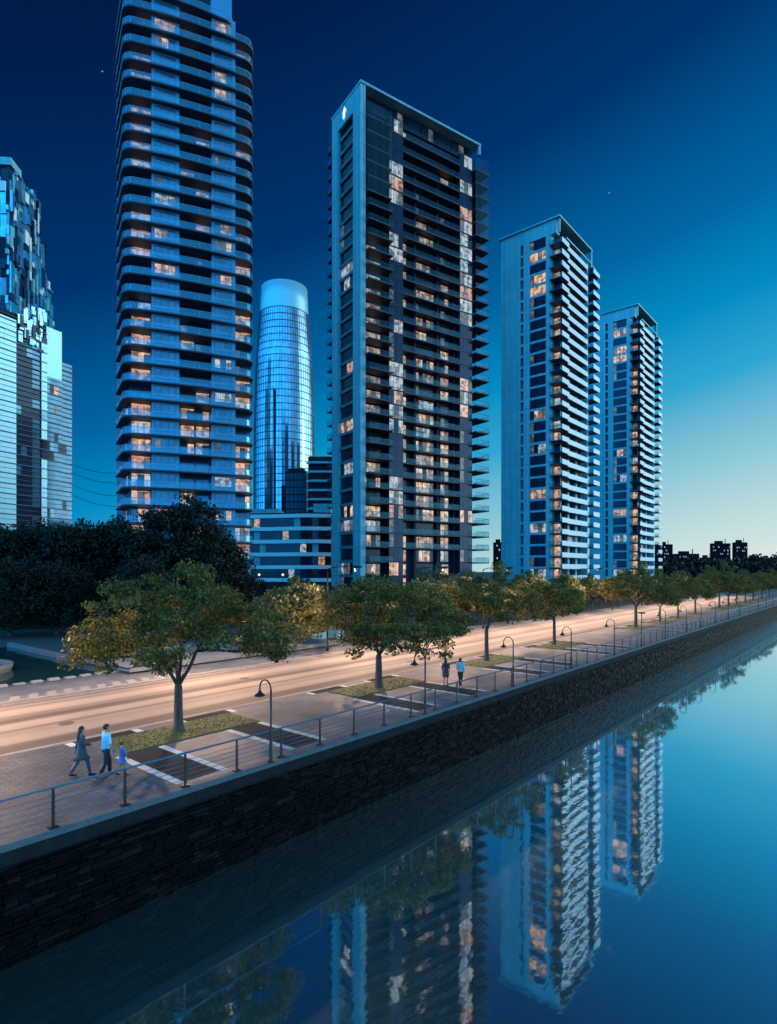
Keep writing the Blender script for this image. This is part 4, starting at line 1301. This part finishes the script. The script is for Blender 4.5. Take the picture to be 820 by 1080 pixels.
def dark_block():
    r = empty('glass_block', (-42.0, 240, 0))
    tag(r, 'small dark glass block in front of the round glass tower', 'building')
    w = MB(); w.box(0, 8.5, 0, 10, 0, 47.5); w.box(1.0, 7.5, 1, 9, 47.5, 49); w.box(-1.8, -0.003, 1, 9, 0, 42); w.build('wall', M['dark_panel'], r)
    g = MB()
    for k in range(15):
        for i in range(5): g.box(0.2 + i * 1.65, 1.6 + i * 1.65, -0.05, -0.002, 3 + k * 2.95, 5.4 + k * 2.95)
    g.build('window_grid', M['glass_navy'], r)
dark_block()

def skyline(px, wpx, ytop, d, label, seed):
    rng = random.Random(seed)
    x = (px - 410) / 622 * d; w = wpx / 622 * d; H = (602 - ytop) / 622 * d + 7.1
    r = empty('distant_building', (x, d, 0))
    tag(r, label, 'building', 'distant buildings on the skyline')
    m = MB(); m.box(0, w, 0, w * 0.28, 0, H); m.build('wall', M['black_wall'], r)
    m = MB(); m.box(w * .2, w * .6, w * .05, w * .2, H + .003, H + 2.2); m.box(w * .75, w * .78, w * .1, w * .13, H + .003, H + 4); m.build('roof_plant', M['black_wall'], r)
    m = MB(); nx = max(4, int(w / 1.5)); nz = int(H / 3.0)
    for k in range(2, nz):
        for i in range(nx):
            if rng.random() < 0.27:
                c = (i + 0.5) * w / nx
                m.box(c - 0.4, c + 0.4, -0.05, -0.003, k * 3.0 + 0.4, k * 3.0 + 1.6, 0 if rng.random() < 0.6 else 1)
    m.build('lit_windows', [M['lit_white'], M['lit_warm']], r)
sk = [(693, 17, 574, 520, 'distant dark tower with lit windows just right of the farther pale tower'),
      (713, 25, 584, 500, 'wide low dark building on the skyline, second from the pale towers'),
      (740, 12, 588, 540, 'lowest distant building, tucked left of the tall skyline pair'),
      (752, 19, 573, 520, 'distant dark tower with many lit windows, left of the tall skyline pair'),
      (775, 14, 572, 530, 'distant slender dark tower, right of the tall skyline pair'),
      (789, 14, 588, 560, 'lowest right building of the distant skyline, above the trees'),
      (521, 12, 572, 420, 'distant dark building seen in the gap right of the framed tower')]
for i, a in enumerate(sk): skyline(*a, 900 + i)

for i, (z0, z1) in enumerate(((39, 30), (36.5, 27.5), (33, 24.5), (30, 22))):
    m = MB()
    a, b = Vector((-95, 176, z0)), Vector((-50, 128, z1))
    m.tube([a.lerp(b, k / 12) + Vector((0, 0, -2.2 * math.sin(math.pi * k / 12))) for k in range(13)], 0.06, 5)
    tag(m.build('power_line', M['black_wall']), 'thin dark overhead wire sagging between the striped and the rounded balcony towers', 'cable', 'overhead wires')

# ================================================================== PEOPLE
M['skin'] = plain('skin', (0.32, 0.19, 0.13), 0.55, var=0.1, scale=8)
M['hair'] = plain('dark_hair', (0.012, 0.009, 0.008), 0.45, var=0.3, scale=20)
M['shoe'] = plain('dark_shoe', (0.015, 0.014, 0.016), 0.5)
def cloth(name, c, var=0.2): return plain(name, c, 0.85, var=var, scale=9, bumpd=0.01)
M['coat'] = cloth('grey_blue_coat', (0.045, 0.07, 0.09))
M['tights'] = cloth('blue_grey_tights', (0.05, 0.085, 0.12))
M['shirt'] = cloth('light_blue_shirt', (0.30, 0.62, 0.80))
M['shirt2'] = cloth('white_blue_shirt', (0.50, 0.58, 0.66))
M['trouser'] = cloth('dark_trousers', (0.018, 0.02, 0.03))
M['kid'] = cloth('blue_child_dress', (0.06, 0.15, 0.34), 0.45)
M['darkdress'] = cloth('dark_dress', (0.05, 0.045, 0.06))

def ell(c, rx, ry, yaw=0.0, n=14, tilt=0.0):
    out = []
    for k in range(n):
        a = 2 * math.pi * k / n
        x, y = rx * math.cos(a), ry * math.sin(a)
        out.append((c[0] + x * math.cos(yaw) - y * math.sin(yaw), c[1] + x * math.sin(yaw) + y * math.cos(yaw), c[2] + tilt * y))
    return out

def skin_body(J, links, h):
    """One continuous body surface grown over joints J {name: (x, y, z, radius)} with a Skin modifier."""
    names = list(J)
    me = bpy.data.meshes.new('body')
    me.from_pydata([J[n][:3] for n in names], [(names.index(a), names.index(b)) for a, b in links], [])
    o = bpy.data.objects.new('tmp_body', me); COL.objects.link(o)
    md = o.modifiers.new('skin', 'SKIN')
    lay = me.skin_vertices[0] if me.skin_vertices else None
    if lay is None:
        bm = bmesh.new(); bm.from_mesh(me); bm.verts.layers.skin.verify(); bm.to_mesh(me); bm.free(); lay = me.skin_vertices[0]
    for i, n in enumerate(names):
        q = J[n][3]
        lay.data[i].radius = q if isinstance(q, tuple) else (q, q)
        lay.data[i].use_root = (n == 'pelvis')
    o.modifiers.new('sub', 'SUBSURF').levels = 2
    dg = bpy.context.evaluated_depsgraph_get()
    out = bpy.data.meshes.new_from_object(o.evaluated_get(dg))
    bpy.data.objects.remove(o)
    return out

def person(loc, rz, h, label, spec):
    """Figure facing +y in its own frame; x is its right. Sizes are for 1.75 m and scale with h."""
    k = h / 1.75
    r = empty('person', loc, rz)
    r.scale = (k, k, k)
    tag(r, label, 'person', spec.get('group'))
    st = spec.get('stride', 0.22)
    fem = spec.get('fem', False)
    sw = 0.17 if fem else 0.20
    hip = 0.085
    # right leg forward, left leg back
    legs = {}
    for sgn, f in ((1, spec.get('lead', 1)), (-1, -spec.get('lead', 1))):
        y = st * f
        kn = (sgn * hip, y * 0.55 + 0.05, 0.49)
        an = (sgn * (hip - 0.015), y - (0.05 if f < 0 else 0.0), 0.09 if f > 0 else 0.13)
        legs[sgn] = ((sgn * hip, 0.0, 0.90), kn, an, f)
    arms = {}
    for sgn in (1, -1):
        a = spec['arms'][0 if sgn == 1 else 1]
        arms[sgn] = ((sgn * sw, 0.0, 1.42), (sgn * (sw + a[0]), a[1], a[2]), (sgn * (sw + a[3]), a[4], a[5]))
    J = {'pelvis': (0, 0, 0.95, (0.15, 0.11)), 'waist': (0, 0.0, 1.10, (0.125, 0.095)), 'chest': (0, 0.0, 1.30, (0.155, 0.11)), 'collar': (0, -0.005, 1.45, (0.09, 0.075)),
         'neck': (0, 0.005, 1.52, 0.052), 'jaw': (0, 0.025, 1.58, (0.062, 0.072)), 'head': (0, 0.015, 1.655, (0.076, 0.092)), 'crown': (0, 0.005, 1.715, (0.055, 0.065)), 'nose': (0, 0.115, 1.62, 0.012)}
    links = [('pelvis', 'waist'), ('waist', 'chest'), ('chest', 'collar'), ('collar', 'neck'), ('neck', 'jaw'), ('jaw', 'head'), ('head', 'crown'), ('head', 'nose')]
    for sgn, t in ((1, 'r'), (-1, 'l')):
        hp, kn, an, f = legs[sgn]
        J['hip' + t] = (*hp, 0.095); J['knee' + t] = (*kn, 0.058); J['calf' + t] = (kn[0] * .5 + an[0] * .5, (kn[1] + an[1]) / 2 - 0.015, (kn[2] + an[2]) / 2 + 0.06, 0.055)
        J['ankle' + t] = (*an, 0.038); J['toe' + t] = (an[0] + sgn * 0.02, an[1] + 0.16, an[2] - 0.055, 0.032)
        links += [('pelvis', 'hip' + t), ('hip' + t, 'knee' + t), ('knee' + t, 'calf' + t), ('calf' + t, 'ankle' + t), ('ankle' + t, 'toe' + t)]
        s_, e_, w_ = arms[sgn]
        d = (Vector(w_) - Vector(e_)).normalized()
        pa = Vector(w_) + d * 0.07
        J['sho' + t] = (*s_, 0.058); J['elb' + t] = (*e_, 0.042); J['wri' + t] = (*w_, 0.029); J['palm' + t] = (*pa, (0.036, 0.024))
        links += [('collar', 'sho' + t), ('sho' + t, 'elb' + t), ('elb' + t, 'wri' + t), ('wri' + t, 'palm' + t)]
    body = skin_body(J, links, h)
    # fingers and thumbs, ears, joined into the same body mesh
    fb = MB()
    for sgn, t in ((1, 'r'), (-1, 'l')):
        e_, w_ = Vector(arms[sgn][1]), Vector(arms[sgn][2])
        d = (w_ - e_).normalized(); side = Vector((0, 1, 0)) - d * d.y; side.normalize(); inn = d.cross(side).normalized() * (-sgn)
        for i, ln in enumerate((0.072, 0.08, 0.075, 0.06)):
            b = w_ + d * 0.075 + side * (0.027 - 0.018 * i)
            fb.tube([b, b + d * ln * .5 + inn * 0.006, b + d * ln * .85 + inn * 0.028], [0.0095, 0.0088, 0.007], 6)
        b = w_ + d * 0.03 + side * 0.025
        fb.tube([b, b + d * 0.03 + side * 0.03, b + d * 0.062 + side * 0.036 + inn * .01], [0.012, 0.0105, 0.008], 6)
    for sgn in (1, -1):
        fb.rings([ell((sgn * 0.078, 0.01, 1.60), .010, .016, n=8), ell((sgn * 0.09, 0.005, 1.635), .012, .024, n=8), ell((sgn * 0.082, 0.0, 1.66), .008, .016, n=8)])
        fb.lathe([(0.001, 1.625), (0.009, 1.632), (0.009, 1.642), (0.001, 1.648)], 8, (sgn * 0.032, 0.097))
    fb.lathe([(0.001, 1.574), (0.02, 1.578), (0.001, 1.584)], 8, (0, 0.088))
    fm = fb.mesh('f', M['skin'])
    bm = bmesh.new(); bm.from_mesh(body); bm.from_mesh(fm)
    for f in bm.faces: f.smooth = True; f.material_index = 0
    bm.to_mesh(body); bm.free()
    body.materials.clear(); body.materials.append(M['skin'])
    obj('body', body, r)
    # hair
    hb = MB()
    hb.rings([ell((0, -0.030, 1.585), .070, .062), ell((0, -0.016, 1.63), .094, .090), ell((0, -0.006, 1.68), .096, .102), ell((0, -0.004, 1.73), .074, .082), ell((0, -0.004, 1.756), .035, .04)])
    if spec.get('longhair'):
        hb.rings([ell((0, -0.085, 1.22), .055, .025, n=12), ell((0, -0.115, 1.30), .10, .035, n=12), ell((0, -0.10, 1.42), .105, .05, n=12), ell((0, -0.06, 1.54), .095, .07, n=12), ell((0, -0.02, 1.65), .09, .085, n=12)])
    hb.build('hair', M['hair'], r, smooth=True)
    # clothes
    def sleeve(mb, sgn, upto, ex=0.018):
        s_, e_, w_ = [Vector(q) for q in arms[sgn]]
        pts = [Vector((sgn * (sw - 0.07), 0, 1.44)), s_, s_.lerp(e_, .5), e_]; rad = [0.05, 0.075, 0.063, 0.055]
        if upto > 1: pts.append(e_.lerp(w_, upto - 1)); rad.append(0.046)
        mb.tube(pts, rad, 10)
    if spec['top'] == 'dress':
        d = MB(); hem = spec.get('hem', 0.55); sw_ = st * 0.35
        d.rings([ell((0, 0, 1.485), .075, .068), ell((0, -.003, 1.45), .135, .09), ell((0, 0, 1.40), .185, .118), ell((0, 0, 1.27), .175, .128), ell((0, 0, 1.10), .150, .118), ell((0, 0, 0.95), .19, .145),
                 ell((0, 0, 0.80), .205, .17), ell((0, 0.0, (hem + .8) / 2), .215, .19 + sw_ * .4), ell((0, 0.0, hem), spec.get('flare', .225), .20 + sw_)])
        for sgn in (1, -1): sleeve(d, sgn, spec.get('sleeve', 1.9))
        d.build(spec.get('topname', 'dress'), M[spec['topmat']], r, smooth=True)
        if spec.get('legmat'):
            t = MB()
            for sgn in (1, -1):
                hp, kn, an, f = legs[sgn]
                t.tube([hp, Vector(hp).lerp(Vector(kn), .5), kn, Vector(kn).lerp(Vector(an), .4) + Vector((0, -.015, 0)), Vector(an) + Vector((0, 0, .02))], [.10, .088, .066, .064, .046], 10)
            t.build('tights', M[spec['legmat']], r, smooth=True)
    else:
        d = MB()
        d.rings([ell((0, 0, 1.49), .07, .065), ell((0, -.003, 1.455), .14, .088), ell((0, 0, 1.40), .205, .125), ell((0, 0, 1.28), .198, .135), ell((0, 0, 1.12), .172, .128), ell((0, 0, 0.98), .182, .138), ell((0, 0, 0.90), .188, .142)])
        for sgn in (1, -1): sleeve(d, sgn, spec.get('sleeve', 1.2))
        d.build('shirt', M[spec['topmat']], r, smooth=True)
        for_t = MB()
        for_t.rings([ell((0, 0, .80), .165, .125), ell((0, 0, .90), .178, .132), ell((0, 0, 0.99), .168, .125)])
        for sgn in (1, -1):
            hp, kn, an, f = legs[sgn]
            for_t.tube([Vector(hp) + Vector((0, 0, .03)), Vector(hp).lerp(Vector(kn), .5), kn, Vector(kn).lerp(Vector(an), .5), Vector(an) + Vector((0, 0, -.02))], [.115, .10, .078, .07, .062], 10)
        for_t.build('trousers', M[spec['legmat']], r, smooth=True)
    for sgn in (1, -1):
        hp, kn, an, f = legs[sgn]
        sh = MB()
        z = an[2] - 0.09
        tl = -0.35 if f < 0 else 0.0
        def pt(y, zz): return an[1] + y, zz + z + (0.06 if f < 0 else 0) * max(0, -(y - .12)) * 1.0
        secs = [(-.07, .030, .06), (-.03, .042, .10), (.05, .045, .085), (.12, .048, .055), (.19, .030, .03)]
        rs = []
        for y, hw, hh in secs:
            yy, z0 = pt(y, 0)
            rs.append([(an[0] + q * hw, yy, z0 + zz * hh) for q, zz in ((-1, 0), (1, 0), (1.0, .55), (.6, 1), (-.6, 1), (-1.0, .55))])
        sh.rings(rs)
        sh.build('shoe', M['shoe'], r, smooth=True)
    return r
AZW = BANK - R(90)
down = lambda fwd: (0.05, fwd * 0.4, 1.15, 0.06, fwd + 0.05, 0.90)
ph_arm = (0.06, 0.03, 1.16, 0.0, 0.25, 1.10)
w1 = person(P(8.75, 4.05, 0.006), AZW - R(12), 1.72, 'woman with long dark hair in a knee length grey blue coat beside the man',
       dict(fem=True, top='dress', topname='coat', topmat='coat', legmat='tights', longhair=True, hem=0.60, stride=0.27, arms=(ph_arm, down(-0.18)), group='family walking on the promenade'))
person(P(9.35, 3.5, 0.006), AZW - R(5), 1.77, 'man in a light blue shirt and dark trousers between the woman and the child',
       dict(top='shirt', topmat='shirt', legmat='trouser', stride=0.15, lead=-1, arms=((0.09, 0.02, 1.16, 0.12, 0.10, 0.93), (0.07, 0.05, 1.15, 0.05, 0.22, 1.05)), group='family walking on the promenade'))
person(P(9.70, 3.05, 0.006), AZW - R(5), 1.17, 'small child in a blue dress walking at the right side of the man',
       dict(fem=True, top='dress', topmat='kid', stride=0.14, hem=0.66, flare=0.27, sleeve=1.5, arms=(down(0.12), (0.04, 0.05, 1.18, 0.03, 0.12, 1.02)), group='family walking on the promenade'))
person(P(30.0, 3.45, 0.006), AZW + R(20), 1.70, 'woman with long dark hair in a dark dress strolling beside the wall railing',
       dict(fem=True, top='dress', topmat='darkdress', longhair=True, hem=0.62, stride=0.13, sleeve=1.2, arms=(down(0.08), down(-0.05)), group='couple strolling on the promenade'))
person(P(30.55, 2.75, 0.006), AZW + R(10), 1.74, 'man in a white blue shirt strolling beside the woman in a dark dress',
       dict(top='shirt', topmat='shirt2', legmat='trouser', stride=0.13, lead=-1, arms=(down(-0.06), (0.09, 0.03, 1.15, 0.02, 0.15, 0.98)), group='couple strolling on the promenade'))
